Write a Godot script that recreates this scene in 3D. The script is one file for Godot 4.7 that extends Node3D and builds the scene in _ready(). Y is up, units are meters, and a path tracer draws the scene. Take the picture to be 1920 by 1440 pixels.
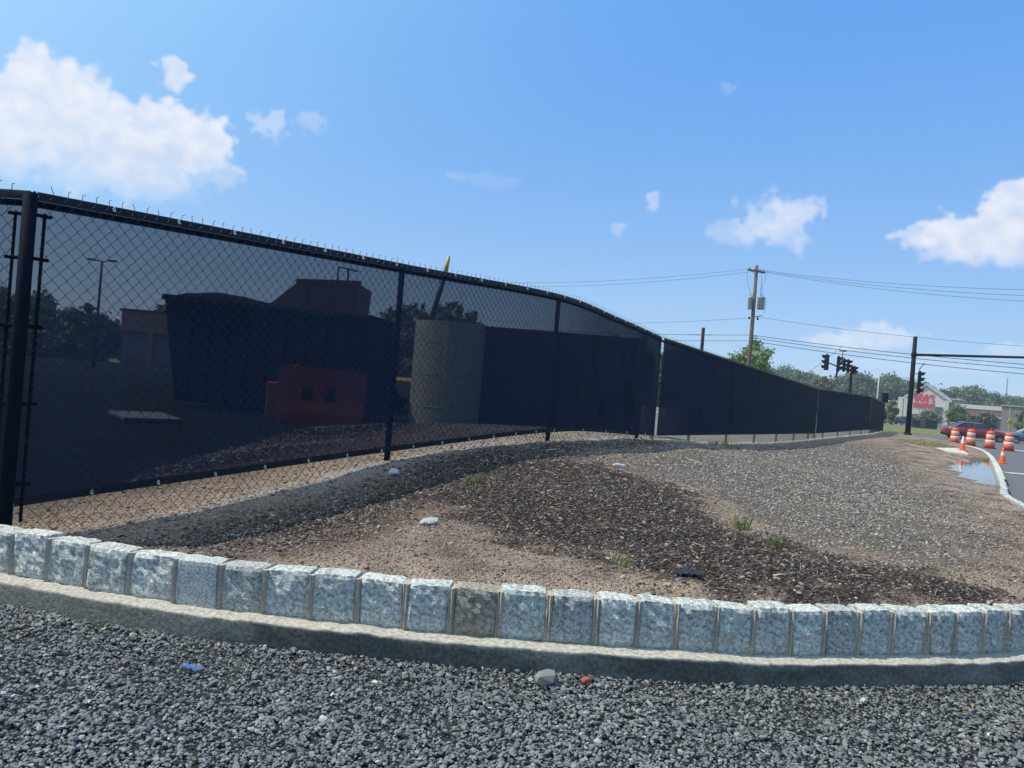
extends Node3D

# ---------------------------------------------------------------- helpers
var rng := RandomNumberGenerator.new()
var taken := {}
var M := {}
var nz := FastNoiseLite.new()
var nz2 := FastNoiseLite.new()

const CAM_Y := 1.45

func lin(r: float, g: float, b: float) -> Color:
	return Color(r, g, b).linear_to_srgb()

func numbered(called: String) -> String:
	if not taken.has(called):
		taken[called] = 0
		return called
	taken[called] += 1
	return "%s_%03d" % [called, taken[called]]

func tag(o: Node, label := "", category := "", group := "", kind := "") -> Node:
	if label: o.set_meta("label", label)
	if category: o.set_meta("category", category)
	if group: o.set_meta("group", group)
	if kind: o.set_meta("kind", kind)
	return o

func thing(called: String, label: String, category: String, at := Vector3.ZERO, turn := 0.0, group := "") -> Node3D:
	var o := Node3D.new()
	o.name = numbered(called)
	add_child(o)
	o.position = at
	o.rotation.y = turn
	tag(o, label, category, group)
	return o

func put(called: String, shape, m: Material, parent: Node = self) -> MeshInstance3D:
	var o := MeshInstance3D.new()
	if shape is SurfaceTool:
		shape.generate_normals()
		o.mesh = shape.commit()
	else:
		o.mesh = shape
	o.material_override = m
	if parent == self:
		o.name = numbered(called)
		add_child(o)
	else:
		var n := 0
		var want := called
		while parent.has_node(NodePath(want)):
			n += 1
			want = "%s_%03d" % [called, n]
		o.name = want
		parent.add_child(o, true)
	return o

func base_of(called: String, kind: String) -> Node3D:
	var o := Node3D.new()
	o.name = numbered(called)
	add_child(o)
	o.set_meta("kind", kind)
	return o

func dup(o: Node3D, called: String, label: String, at: Vector3, turn := 0.0) -> Node3D:
	var c: Node3D = o.duplicate()
	c.name = numbered(called)
	add_child(c)
	c.position = at
	c.rotation.y = turn
	c.set_meta("label", label)
	return c

func S(smooth := false) -> SurfaceTool:
	var st := SurfaceTool.new()
	st.begin(Mesh.PRIMITIVE_TRIANGLES)
	st.set_smooth_group(0 if smooth else -1)
	return st

func quad(st: SurfaceTool, a: Vector3, b: Vector3, c: Vector3, d: Vector3) -> void:
	for p in [a, b, c, a, c, d]:
		st.add_vertex(p)

func tri(st: SurfaceTool, a: Vector3, b: Vector3, c: Vector3) -> void:
	for p in [a, b, c]:
		st.add_vertex(p)

func box(st: SurfaceTool, c: Vector3, s: Vector3, b := Basis.IDENTITY, bevel := 0.0) -> void:
	var h := s * 0.5
	var ax := [[Vector3.RIGHT, Vector3.FORWARD, Vector3.UP], [Vector3.LEFT, Vector3.BACK, Vector3.UP], [Vector3.UP, Vector3.RIGHT, Vector3.FORWARD],
		[Vector3.DOWN, Vector3.RIGHT, Vector3.BACK], [Vector3.BACK, Vector3.RIGHT, Vector3.UP], [Vector3.FORWARD, Vector3.LEFT, Vector3.UP]]
	var e := minf(bevel, minf(h.x, minf(h.y, h.z)) * 0.9)
	for f in ax:
		var n: Vector3 = f[0] * h
		var u: Vector3 = f[1] * h
		var v: Vector3 = f[2] * h
		u -= u.normalized() * e
		v -= v.normalized() * e
		quad(st, c + b * (n - u + v), c + b * (n + u + v), c + b * (n + u - v), c + b * (n - u - v))
	if e > 0.0:
		for i in 6:
			for j in range(i + 1, 6):
				var n1: Vector3 = ax[i][0]
				var n2: Vector3 = ax[j][0]
				if absf(n1.dot(n2)) > 0.5: continue
				var w := n1.cross(n2).abs()
				var wl: Vector3 = w * (h - Vector3.ONE * e)
				var p1: Vector3 = n1 * h + n2 * (h - Vector3.ONE * e)
				var p2: Vector3 = n2 * h + n1 * (h - Vector3.ONE * e)
				var out := (n1 + n2).normalized()
				var a := p1 - wl
				var bb := p1 + wl
				var cc := p2 + wl
				var d := p2 - wl
				if (cc - a).cross(bb - a).dot(out) > 0.0:
					quad(st, c + b * a, c + b * bb, c + b * cc, c + b * d)
				else:
					quad(st, c + b * d, c + b * cc, c + b * bb, c + b * a)
		for sx in [-1, 1]:
			for sy in [-1, 1]:
				for sz in [-1, 1]:
					var q := Vector3(sx, sy, sz)
					var i2 := h - Vector3.ONE * e
					var a := q * Vector3(h.x, i2.y, i2.z)
					var bb := q * Vector3(i2.x, h.y, i2.z)
					var cc := q * Vector3(i2.x, i2.y, h.z)
					if (cc - a).cross(bb - a).dot(q) > 0.0:
						tri(st, c + b * a, c + b * bb, c + b * cc)
					else:
						tri(st, c + b * a, c + b * cc, c + b * bb)

func tube(st: SurfaceTool, pts: Array, r0: float, r1 := -1.0, sides := 8, caps := true) -> void:
	if r1 < 0.0: r1 = r0
	var rings := []
	var n := Vector3.ZERO
	for i in pts.size():
		var t: Vector3 = (pts[mini(i + 1, pts.size() - 1)] - pts[maxi(i - 1, 0)]).normalized()
		if i == 0:
			n = t.cross(Vector3(0.31, 0.9, 0.2) if absf(t.y) < 0.8 else Vector3(1, 0.05, 0.1)).normalized()
		else:
			n = (n - t * n.dot(t)).normalized()
		var b := t.cross(n)
		var r := lerpf(r0, r1, float(i) / maxf(1.0, pts.size() - 1))
		var ring := []
		for k in sides:
			var a := TAU * k / sides
			ring.append(pts[i] + (n * cos(a) + b * sin(a)) * r)
		rings.append(ring)
	for i in rings.size() - 1:
		for k in sides:
			var k2 := (k + 1) % sides
			quad(st, rings[i + 1][k], rings[i + 1][k2], rings[i][k2], rings[i][k])
	if caps:
		for k in range(1, sides - 1):
			tri(st, rings[0][0], rings[0][k], rings[0][k + 1])
			tri(st, rings[-1][0], rings[-1][k + 1], rings[-1][k])

func lathe(st: SurfaceTool, prof: Array, segs := 16, xf := Transform3D.IDENTITY) -> void:
	for i in prof.size() - 1:
		for k in segs:
			var a := TAU * k / segs
			var b := TAU * (k + 1) / segs
			var p: Vector2 = prof[i]
			var q: Vector2 = prof[i + 1]
			var v := [Vector3(q.x * cos(a), q.y, -q.x * sin(a)), Vector3(q.x * cos(b), q.y, -q.x * sin(b)), Vector3(p.x * cos(b), p.y, -p.x * sin(b)), Vector3(p.x * cos(a), p.y, -p.x * sin(a))]
			if q.x < 1e-6: tri(st, xf * v[0], xf * v[2], xf * v[3])
			elif p.x < 1e-6: tri(st, xf * v[0], xf * v[1], xf * v[2])
			else: quad(st, xf * v[0], xf * v[1], xf * v[2], xf * v[3])

# a flat outline (x right, y up, counter-clockwise seen from +z) pushed from z0 to z1
func prism(st: SurfaceTool, outline: PackedVector2Array, z0: float, z1: float, xf := Transform3D.IDENTITY) -> void:
	var o := outline
	if Geometry2D.is_polygon_clockwise(o): o.reverse()
	var idx := Geometry2D.triangulate_polygon(o)
	for i in range(0, idx.size(), 3):
		var a := o[idx[i]]
		var b := o[idx[i + 1]]
		var c := o[idx[i + 2]]
		if (b - a).cross(c - a) > 0.0:
			var tmp := b
			b = c
			c = tmp
		tri(st, xf * Vector3(a.x, a.y, z1), xf * Vector3(b.x, b.y, z1), xf * Vector3(c.x, c.y, z1))
		tri(st, xf * Vector3(a.x, a.y, z0), xf * Vector3(c.x, c.y, z0), xf * Vector3(b.x, b.y, z0))
	for i in o.size():
		var a := o[i]
		var b := o[(i + 1) % o.size()]
		quad(st, xf * Vector3(a.x, a.y, z1), xf * Vector3(b.x, b.y, z1), xf * Vector3(b.x, b.y, z0), xf * Vector3(a.x, a.y, z0))

func noise_tex(freq: float, size: int, stops: Array, kind := FastNoiseLite.TYPE_SIMPLEX_SMOOTH, seed_ := 1, octaves := 4, gain := 0.55) -> NoiseTexture2D:
	var n := FastNoiseLite.new()
	n.noise_type = kind
	n.seed = seed_
	n.frequency = freq
	n.fractal_octaves = octaves
	n.fractal_gain = gain
	if kind == FastNoiseLite.TYPE_CELLULAR:
		n.cellular_return_type = FastNoiseLite.RETURN_CELL_VALUE
		n.fractal_type = FastNoiseLite.FRACTAL_NONE if octaves < 2 else FastNoiseLite.FRACTAL_FBM
	var t := NoiseTexture2D.new()
	t.width = size
	t.height = size
	t.seamless = true
	t.noise = n
	if stops.size():
		var g := Gradient.new()
		var offs := PackedFloat32Array()
		var cols := PackedColorArray()
		for s in stops:
			offs.append(s[0])
			cols.append(s[1])
		g.offsets = offs
		g.colors = cols
		t.color_ramp = g
	return t

func grey(v: float) -> Color:
	return Color(v, v, v)

func mat(c: Color, rough := 0.8, metal := 0.0) -> StandardMaterial3D:
	var m := StandardMaterial3D.new()
	m.albedo_color = c.linear_to_srgb()
	m.roughness = rough
	m.metallic = metal
	return m

func textured(m: StandardMaterial3D, t: Texture2D, metres: float, world := true, bump: Texture2D = null, relief := 0.5) -> StandardMaterial3D:
	m.albedo_texture = t
	m.uv1_triplanar = true
	m.uv1_world_triplanar = world
	m.uv1_scale = Vector3.ONE / metres
	if bump:
		m.heightmap_enabled = true
		m.heightmap_texture = bump
		m.heightmap_scale = relief
	return m

func grid_mesh(nu: int, nv: int, pos: PackedVector3Array, col := PackedColorArray()) -> ArrayMesh:
	# u runs to the right, v away from the viewer, seen from above
	var nrm := PackedVector3Array()
	nrm.resize(pos.size())
	for j in nv:
		for i in nu:
			var du: Vector3 = pos[j * nu + mini(i + 1, nu - 1)] - pos[j * nu + maxi(i - 1, 0)]
			var dv: Vector3 = pos[mini(j + 1, nv - 1) * nu + i] - pos[maxi(j - 1, 0) * nu + i]
			nrm[j * nu + i] = du.cross(dv).normalized()
	var idx := PackedInt32Array()
	idx.resize((nu - 1) * (nv - 1) * 6)
	var w := 0
	for j in nv - 1:
		for i in nu - 1:
			var a := j * nu + i
			for k in [a + nu, a + nu + 1, a + 1, a + nu, a + 1, a]:
				idx[w] = k
				w += 1
	return array_mesh(pos, nrm, idx, col)

func array_mesh(pos: PackedVector3Array, nrm: PackedVector3Array, idx: PackedInt32Array, col := PackedColorArray()) -> ArrayMesh:
	var arr := []
	arr.resize(Mesh.ARRAY_MAX)
	arr[Mesh.ARRAY_VERTEX] = pos
	arr[Mesh.ARRAY_NORMAL] = nrm
	arr[Mesh.ARRAY_INDEX] = idx
	if col.size(): arr[Mesh.ARRAY_COLOR] = col
	var m := ArrayMesh.new()
	m.add_surface_from_arrays(Mesh.PRIMITIVE_TRIANGLES, arr)
	return m

func spline(pts: Array, n_each: int) -> Array:
	var out := []
	for i in pts.size() - 1:
		var p0 = pts[maxi(i - 1, 0)]
		var p1 = pts[i]
		var p2 = pts[i + 1]
		var p3 = pts[mini(i + 2, pts.size() - 1)]
		for k in n_each:
			out.append(p1.cubic_interpolate(p2, p0, p3, float(k) / n_each))
	out.append(pts[-1])
	return out

# a polyline with arc lengths
class Line:
	var p := []
	var s := PackedFloat32Array()
	func _init(points: Array) -> void:
		p = points
		s.append(0.0)
		for i in range(1, p.size()):
			s.append(s[-1] + (p[i] - p[i - 1]).length())
	func total() -> float:
		return s[-1]
	func seg(d: float) -> int:
		return clampi(s.bsearch(d) - 1, 0, p.size() - 2)
	func at(d: float):
		var i := seg(d)
		return p[i].lerp(p[i + 1], clampf((d - s[i]) / maxf(1e-6, s[i + 1] - s[i]), 0.0, 1.0))
	func along(d: float):
		var e := 0.06
		return (at(minf(d + e, total())) - at(maxf(d - e, 0.0))).normalized()
	func nearest_s(q) -> float:
		var best := 1e9
		var bs := 0.0
		for i in p.size() - 1:
			var d = p[i + 1] - p[i]
			var t := clampf((q - p[i]).dot(d) / maxf(1e-9, d.length_squared()), 0.0, 1.0)
			var l = (p[i] + d * t - q).length_squared()
			if l < best:
				best = l
				bs = lerpf(s[i], s[i + 1], t)
		return bs

# ---------------------------------------------------------------- sky
const CLOUDS := [
	[-31.2, 14.9, 4.6, 2.9, 1.0], [-27.2, 14.0, 5.0, 2.5, 1.0], [-23.6, 14.6, 2.9, 2.1, 1.0], [-26.0, 15.6, 2.6, 1.4, 0.9], [-35.0, 13.0, 4.4, 2.7, 0.95], [-32.2, 16.4, 2.2, 2.1, 0.85], [-41.0, 13.0, 5.0, 3.0, 0.9],
	[-28.5, 11.4, 6.5, 1.5, 0.5], [-33.0, 17.2, 1.6, 1.3, 0.6], [-22.0, 12.6, 2.2, 0.9, 0.4], [-25.3, 18.5, 1.25, 1.15, 0.8], [-18.5, 16.5, 1.3, 1.25, 0.42], [-16.0, 17.0, 1.2, 1.0, 0.26],
	[17.9, 12.9, 3.2, 1.9, 0.5], [15.6, 12.1, 2.5, 1.0, 0.34], [18.7, 11.7, 1.9, 1.1, 0.42], [19.4, 13.4, 1.8, 1.4, 0.34],
	[33.4, 12.0, 4.8, 2.2, 1.0], [29.4, 11.6, 2.9, 1.7, 1.0], [32.6, 13.5, 2.4, 1.7, 1.0], [37.0, 13.0, 4.5, 2.8, 1.0], [26.8, 11.9, 1.3, 1.0, 0.7],
	[9.3, 14.0, 0.75, 0.7, 0.42], [6.9, 11.9, 0.9, 0.5, 0.26], [-5.5, 14.8, 0.8, 0.5, 0.14], [13.8, 21.5, 0.7, 0.5, 0.14], [-3.0, 14.6, 3.0, 0.6, 0.1],
	[25.0, 5.2, 3.4, 0.95, 0.55], [22.6, 4.7, 2.6, 0.6, 0.5], [33.0, 4.6, 2.2, 0.6, 0.32], [28.0, 3.4, 6.0, 0.7, 0.22],
]
var sun_dir := Vector3(-0.88, 1.44, -0.05).normalized()

func sky_at(az: float, el: float) -> Color:
	var e := clampf(el, 0.0, 90.0)
	var k := 1.0 - exp(-e / 14.0)
	var pale := exp(-e / 3.5)
	var r := lerpf(0.48, 0.06, k) + 0.10 * pale
	var g := lerpf(0.72, 0.285, k) + 0.03 * pale
	var b := lerpf(0.94, 0.785, k) - 0.06 * pale
	# the air is paler and brighter on the sun's side
	var d := Vector3(sin(deg_to_rad(az)) * cos(deg_to_rad(el)), sin(deg_to_rad(el)), -cos(deg_to_rad(az)) * cos(deg_to_rad(el)))
	var c := clampf(d.dot(sun_dir), -1.0, 1.0)
	var glow := 1.9 * pow(maxf(c - 0.16, 0.0), 2.5)
	r += glow * 0.72
	g += glow * 0.95
	b += glow * 0.52
	if el < 0.0:
		return Color(0.2, 0.2, 0.19)
	# clouds
	var body := 0.0
	var cover := 0.0
	var lo := 0.0
	if absf(az) < 50.0:
		var wx := nz.get_noise_2d(az * 9.0, el * 11.0) * 1.0 + nz2.get_noise_2d(az * 34.0, el * 38.0) * 0.7
		var wy := nz.get_noise_2d(az * 9.0 + 300.0, el * 11.0 + 90.0) * 0.7 + nz2.get_noise_2d(az * 30.0 + 400.0, el * 34.0) * 0.35
		for cl in CLOUDS:
			if absf(az - cl[0]) > cl[2] * 1.7 + 1.5 or absf(el - cl[1]) > cl[3] * 1.7 + 1.5: continue
			var small := minf(1.0, cl[3] * 0.8)
			var dx: float = (az + wx * 1.25 * small - cl[0]) / cl[2]
			var dy: float = (el + wy * 1.25 * small - cl[1]) / cl[3]
			if dy < 0.0: dy *= 0.85
			var q := 1.0 - dx * dx - dy * dy
			if q <= 0.0: continue
			var a: float = smoothstep(0.0, 0.62 if dy > -0.1 else 0.95, q) * cl[4]
			cover = 1.0 - (1.0 - cover) * (1.0 - a)
			body += q
			lo = maxf(lo, a * clampf(0.5 - dy * 0.55, 0.0, 1.0))
	else:
		var f := nz.get_noise_2d(az * 3.2 + 50.0, el * 6.0) + nz2.get_noise_2d(az * 13.0, el * 19.0) * 0.45
		cover = smoothstep(0.22, 0.52, f) * smoothstep(2.0, 9.0, el) * smoothstep(75.0, 45.0, el) * smoothstep(50.0, 56.0, absf(az))
		lo = cover * 0.5
	if cover > 0.001:
		var puff := nz2.get_noise_2d(az * 16.0 + 77.0, el * 20.0) * 0.5 + nz.get_noise_2d(az * 14.0, el * 17.0 + 40.0) * 0.5
		var sh := clampf(lo * 0.85 - puff * 0.45, 0.0, 1.0)
		cover *= clampf(0.93 + puff * 0.35, 0.0, 1.0)
		var cr := lerpf(0.86, 0.61, sh)
		var cg := lerpf(0.88, 0.68, sh)
		var cb := lerpf(0.93, 0.84, sh)
		r = lerpf(r, cr, cover * 0.95)
		g = lerpf(g, cg, cover * 0.95)
		b = lerpf(b, cb, cover * 0.95)
	return Color(r, g, b)

func make_sky() -> Sky:
	var W := 3072
	var H := 1536
	var lw := 384
	var lh := 192
	var low := Image.create(lw, lh, false, Image.FORMAT_RGBF)
	for y in lh:
		for x in lw:
			low.set_pixel(x, y, sky_at(fposmod((x + 0.5) / lw * 360.0 + 180.0, 360.0) - 180.0, 90.0 - (y + 0.5) / lh * 180.0))
	low.resize(W, H, Image.INTERPOLATE_BILINEAR)
	var x0 := int(-44.0 / 360.0 * W)
	var x1 := int(44.0 / 360.0 * W)
	var y0 := int((90.0 - 33.0) / 180.0 * H)
	var y1 := int((90.0 + 0.0) / 180.0 * H)
	for y in range(y0, y1):
		for x in range(x0, x1):
			low.set_pixel(posmod(x, W), y, sky_at((x + 0.5) / W * 360.0, 90.0 - (y + 0.5) / H * 180.0))
	var pm := PanoramaSkyMaterial.new()
	pm.panorama = ImageTexture.create_from_image(low)
	var s := Sky.new()
	s.sky_material = pm
	return s

# ---------------------------------------------------------------- lie of the land
var kerb: Line        # front foot of the kerb, Vector2(x, z)
var fence: Line       # Vector3(x, height of the screen's lower edge, z)
const CTRL := [
	[-9.0, -4.9, .3], [-6.0, -4.9, .28], [-4.0, -4.75, .22], [-3.04, -4.73, .17], [-2.6, -5.2, .19], [-2.2, -6.1, .25], [-1.75, -6.95, .38], [-1.18, -7.92, .54], [-.3, -9.2, .70], [.6, -10.67, .74], [1.7, -12.6, .69], [2.83, -14.81, .58],
	[6.0, -20.4, .48], [9.5, -26.5, .36], [13.0, -32.6, .3], [20.8, -44.4, .4], [26.9, -55.5, .25],
	[-2.3, -4.62, .30], [-1.7, -4.42, .35], [-1.0, -4.32, .36], [-.2, -4.25, .36], [.7, -4.26, .36], [1.5, -4.32, .36], [2.3, -4.55, .36], [3.1, -4.95, .36], [4.3, -5.9, .34],
	[-1.6, -5.4, .36], [-.9, -5.1, .42], [0.0, -5.0, .43], [1.0, -5.1, .44], [2.0, -5.4, .45], [2.9, -5.8, .42],
	[-.9, -6.3, .47], [0.1, -6.6, .58], [1.2, -6.6, .56], [2.2, -6.9, .51], [3.4, -7.4, .42],
	[.2, -8.4, .69], [1.3, -8.4, .64], [2.6, -9.0, .54], [4.2, -9.4, .38], [5.6, -9.6, .24], [6.6, -10.4, .22],
	[2.2, -11.0, .64], [4.0, -12.5, .5], [6.0, -13.5, .32], [8.0, -14.0, .14], [8.6, -13.6, .14],
	[5.0, -16.0, .5], [7.5, -18.0, .36], [9.8, -18.3, .13], [11.4, -19.0, .02], [8.5, -22.0, .38], [11.0, -22.8, .2], [12.9, -22.0, -.05], [14.4, -23.6, -.07], [12.7, -20.4, -.05],
	[12.5, -27.0, .28], [14.6, -26.8, .06], [15.9, -26.4, -.06], [16.9, -28.2, -.04], [14.8, -30.5, .14], [17.0, -31.5, .05], [18.6, -31.2, .03],
	[16.0, -35.5, .28], [19.0, -36.0, .14], [21.0, -36.0, .08], [20.5, -40.5, .22], [23.3, -41.0, .14], [24.0, -46.5, .2], [26.0, -48.5, .16], [27.4, -53.0, .14],
	[-.3, -12.6, .72], [.3, -14.2, .80], [1.9, -15.9, .76], [.9, -13.2, .76],
	[-9.0, -14.0, .28], [-5.0, -17.0, .28], [-1.0, -16.5, .28], [3.0, -22.0, .3], [-6.0, -10.0, .26], [-2.9, -11.6, .34], [5.0, -30.0, .3], [-12.0, -25.0, .28], [-10.0, -8.0, .25], [12.0, -45.0, .3], [-3.5, -20.0, .28], [0.8, -19.0, .3], [-5.0, -7.0, .22],
]
const MULCH := [Vector2(-.75, -7.0), Vector2(-.4, -5.6), Vector2(.0, -5.05), Vector2(.5, -4.85), Vector2(.72, -4.5), Vector2(1.3, -4.2), Vector2(3.3, -4.7), Vector2(3.2, -5.0), Vector2(2.62, -5.4), Vector2(2.12, -5.55), Vector2(1.92, -6.05), Vector2(1.82, -6.75), Vector2(1.74, -7.5), Vector2(1.1, -8.5), Vector2(.5, -9.9), Vector2(-.35, -8.9)]
# dark soil along the fence, left of the mulch; also paints in the fence shadow
const SHADE_SOIL := [Vector2(-2.35, -4.75), Vector2(-1.45, -4.3), Vector2(-1.0, -4.75), Vector2(-.7, -5.5), Vector2(-.3, -6.5), Vector2(.3, -8.0), Vector2(1.2, -10.2), Vector2(2.8, -13.2), Vector2(3.0, -14.2), Vector2(1.2, -11.2), Vector2(-.2, -9.0), Vector2(-.95, -7.5), Vector2(-1.45, -6.3), Vector2(-1.9, -5.5)]
const STONY := [Vector2(1.25, -9.2), Vector2(2.0, -7.4), Vector2(2.15, -5.9), Vector2(3.0, -5.3), Vector2(4.0, -6.4), Vector2(6.3, -11.0), Vector2(9.6, -18.5), Vector2(12.6, -25.5), Vector2(16.0, -34.0), Vector2(12.0, -29.0), Vector2(6.4, -19.2), Vector2(2.8, -12.4)]
var ctrl_w := PackedFloat32Array()
var ctrl_x := PackedFloat32Array()
var ctrl_z := PackedFloat32Array()
var ctrl_h := PackedFloat32Array()

func height(x: float, z: float) -> float:
	var sw := 1e-5
	var sh := 0.3e-5
	for i in ctrl_w.size():
		var dx := x - ctrl_x[i]
		var dz := z - ctrl_z[i]
		var e := (dx * dx + dz * dz) * ctrl_w[i]
		if e > 11.0: continue
		var w := exp(-e)
		sw += w
		sh += w * ctrl_h[i]
	var h := sh / sw
	if x > 8.0 and x < 22.0 and z < -13.0 and z > -34.0:
		var pd := inside(PUDDLE, Vector2(x, z)) + nz.get_noise_2d(x * 30.0, z * 30.0) * 0.3
		h = lerpf(h, -0.07, smoothstep(-1.6, 0.5, pd))
	return h + nz.get_noise_2d(x * 14.0, z * 14.0) * 0.022 + nz2.get_noise_2d(x * 70.0, z * 70.0) * 0.014

const PUDDLE := [Vector2(11.2, -17.3), Vector2(12.3, -20.0), Vector2(13.6, -22.6), Vector2(15.4, -25.4), Vector2(16.5, -27.2), Vector2(17.4, -28.8), Vector2(18.4, -29.2), Vector2(15.9, -23.8), Vector2(12.9, -19.3)]
func inside(poly: Array, q: Vector2) -> float:
	# signed distance to the outline, positive inside
	var best := 1e9
	var inn := false
	for i in poly.size():
		var a: Vector2 = poly[i]
		var b: Vector2 = poly[(i + 1) % poly.size()]
		var d := b - a
		var t := clampf((q - a).dot(d) / d.length_squared(), 0.0, 1.0)
		best = minf(best, (a + d * t - q).length_squared())
		if (a.y > q.y) != (b.y > q.y) and q.x < a.x + (q.y - a.y) / (b.y - a.y) * (b.x - a.x): inn = not inn
	return sqrt(best) * (1.0 if inn else -1.0)

func cover_of(x: float, z: float) -> Vector2:
	# how much mulch and how much loose stone lies here
	var n1 := nz.get_noise_2d(x * 55.0, z * 55.0)
	var n2 := nz2.get_noise_2d(x * 150.0, z * 150.0)
	var q := Vector2(x, z)
	var m := 0.0
	if x > -2.0 and x < 4.5 and z > -11.0: m = smoothstep(-0.16, 0.30, inside(MULCH, q) + n1 * 0.36 + n2 * 0.26)
	var sz := 0.25 + 0.03 * absf(z)
	var g := 0.0
	if x > 0.0 and x < 18.0 and z > -36.0: g = smoothstep(-sz, sz, inside(STONY, q) + n1 * 0.5 + n2 * 0.25)
	return Vector2(m, g * (1.0 - m))

func ground_colour(x: float, z: float) -> Color:
	var n1 := nz.get_noise_2d(x * 30.0 + 200.0, z * 30.0)
	var n2 := nz2.get_noise_2d(x * 110.0, z * 110.0 + 30.0)
	var c := Color(0.46, 0.355, 0.29)
	c = c.lerp(Color(0.60, 0.455, 0.355), clampf(n1 * 2.0 + n2 * 0.8, 0.0, 1.0))
	c = c.lerp(Color(0.20, 0.155, 0.135), clampf(-n1 * 1.9 - n2 * 1.3, 0.0, 0.95))
	if x < -1.0 and z > -8.0: c = c.lerp(Color(0.58, 0.42, 0.325), 0.5 * smoothstep(-1.0, -2.0, x))
	# a reddish and a sandy patch by the kerb, a bare streak at the crest
	for q in [[-1.25, -4.8, .30, Color(.36, .20, .155)], [.98, -4.38, .20, Color(.66, .50, .33)], [1.0, -8.0, .28, Color(.55, .43, .35)], [.1, -4.7, .4, Color(.62, .475, .37)]]:
		var d2: float = ((x - q[0]) * (x - q[0]) + (z - q[1]) * (z - q[1])) / (q[2] * q[2])
		if d2 < 6.0: c = c.lerp(q[3], .75 * exp(-d2) * clampf(.8 + n2 * 1.2, 0.0, 1.0))
	var k := cover_of(x, z)
	c = c.lerp(Color(0.215, 0.187, 0.16), k.y * 0.88)
	if x > -3.0 and x < 4.0 and z > -15.0: c = c.lerp(Color(0.056, 0.040, 0.032), 0.92 * smoothstep(-0.26, 0.40, inside(SHADE_SOIL, Vector2(x, z)) + n1 * 0.42 + n2 * 0.30))  # dark soil tone that also paints the fence shadow and softens its edge
	c = c.lerp(Color(0.042, 0.031, 0.026), k.x * 0.95)
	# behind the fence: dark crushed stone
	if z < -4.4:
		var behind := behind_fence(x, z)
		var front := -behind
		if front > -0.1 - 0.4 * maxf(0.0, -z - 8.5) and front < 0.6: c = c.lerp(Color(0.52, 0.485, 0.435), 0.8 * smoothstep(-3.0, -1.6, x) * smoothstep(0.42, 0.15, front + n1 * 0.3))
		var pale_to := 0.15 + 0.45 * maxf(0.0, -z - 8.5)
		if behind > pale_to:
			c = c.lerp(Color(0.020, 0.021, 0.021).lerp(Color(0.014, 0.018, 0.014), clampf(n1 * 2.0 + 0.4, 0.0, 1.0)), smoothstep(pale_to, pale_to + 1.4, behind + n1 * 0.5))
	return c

const RUN := [Vector2(-60.0, -5.9), Vector2(-3.04, -4.73), Vector2(-1.18, -7.92), Vector2(.6, -10.67), Vector2(2.83, -14.81), Vector2(13.0, -32.6), Vector2(20.8, -44.4), Vector2(26.9, -55.5)]
func behind_fence(x: float, z: float) -> float:
	# metres behind the fence line, negative in front of it
	var q := Vector2(x, z)
	var best := 1e9
	var out := 0.0
	for i in 7:
		var a: Vector2 = RUN[i]
		var d: Vector2 = RUN[i + 1] - a
		var t := clampf((q - a).dot(d) / d.length_squared(), 0.0, 1.0)
		var r := q - a - d * t
		var l := r.length_squared()
		if l < best:
			best = l
			out = sqrt(l) * (1.0 if r.x * d.y - r.y * d.x > 0.0 else -1.0)
	return out

# ---------------------------------------------------------------- ground
var g_nu := 0
var g_nv := 0
var g_pos := PackedVector3Array()

func kerb_drop(s: float) -> float:
	# the top of the kerb sinks from 0.37 m above the lot to 0.12 m along the road
	return lerpf(0.37, 0.12, smoothstep(12.5, 31.0, s))

func build_terrain() -> void:
	for c in CTRL:
		var sg: float = 0.22 + 0.105 * Vector2(c[0], c[1]).length()
		ctrl_w.append(0.5 / (sg * sg))
		ctrl_x.append(c[0])
		ctrl_z.append(c[1])
		ctrl_h.append(c[2])
	var us := []
	var s := 0.0
	while s < kerb.total():
		us.append(s)
		var p: Vector2 = kerb.at(s)
		s += clampf(p.length() * 0.011, 0.045, 0.6) if p.x > -4.0 else 0.2
	us.append(kerb.total())
	g_nu = us.size()
	g_nv = 230
	var far := Line.new([Vector2(-75, -6), Vector2(-80, -45), Vector2(-55, -85), Vector2(-15, -95), Vector2(14, -80), Vector2(24, -62), Vector2(27.4, -58.6)])
	g_pos.resize(g_nu * g_nv)
	var col := PackedColorArray()
	col.resize(g_nu * g_nv)
	var from_s := 0.0
	for i in g_nu:
		var k: Vector2 = kerb.at(us[i])
		var t: Vector2 = kerb.along(us[i])
		var inward := Vector2(t.y, -t.x)
		k += inward * 0.215
		var f: Vector2 = far.at(far.total() * pow(us[i] / kerb.total(), 0.8))
		for j in g_nv:
			var v := pow(float(j) / (g_nv - 1), 2.0)
			var q := k.lerp(f, v)
			var h := height(q.x, q.y)
			# the soil meets the back of the kerb stones just under their tops, but lies lower in the hollow at the left
			var dk := (q - k).length()
			var top := kerb_drop(us[i]) - 0.035 + nz2.get_noise_2d(q.x * 40.0, q.y * 40.0) * 0.012
			if k.x < -2.0: top = lerpf(top, 0.22, smoothstep(-2.0, -2.6, k.x))
			var near_puddle := k.x > 10.5 and k.x < 19.0
			if not near_puddle: h = lerpf(top, h, smoothstep(0.0, 0.45 if us[i] < 14.0 else 0.8, dk))
			var at := j * g_nu + i
			g_pos[at] = Vector3(q.x, h, q.y)
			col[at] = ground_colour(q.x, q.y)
	tag(put("soil_mound", grid_mesh(g_nu, g_nv, g_pos, col), M.soil), "", "", "", "structure")

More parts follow.
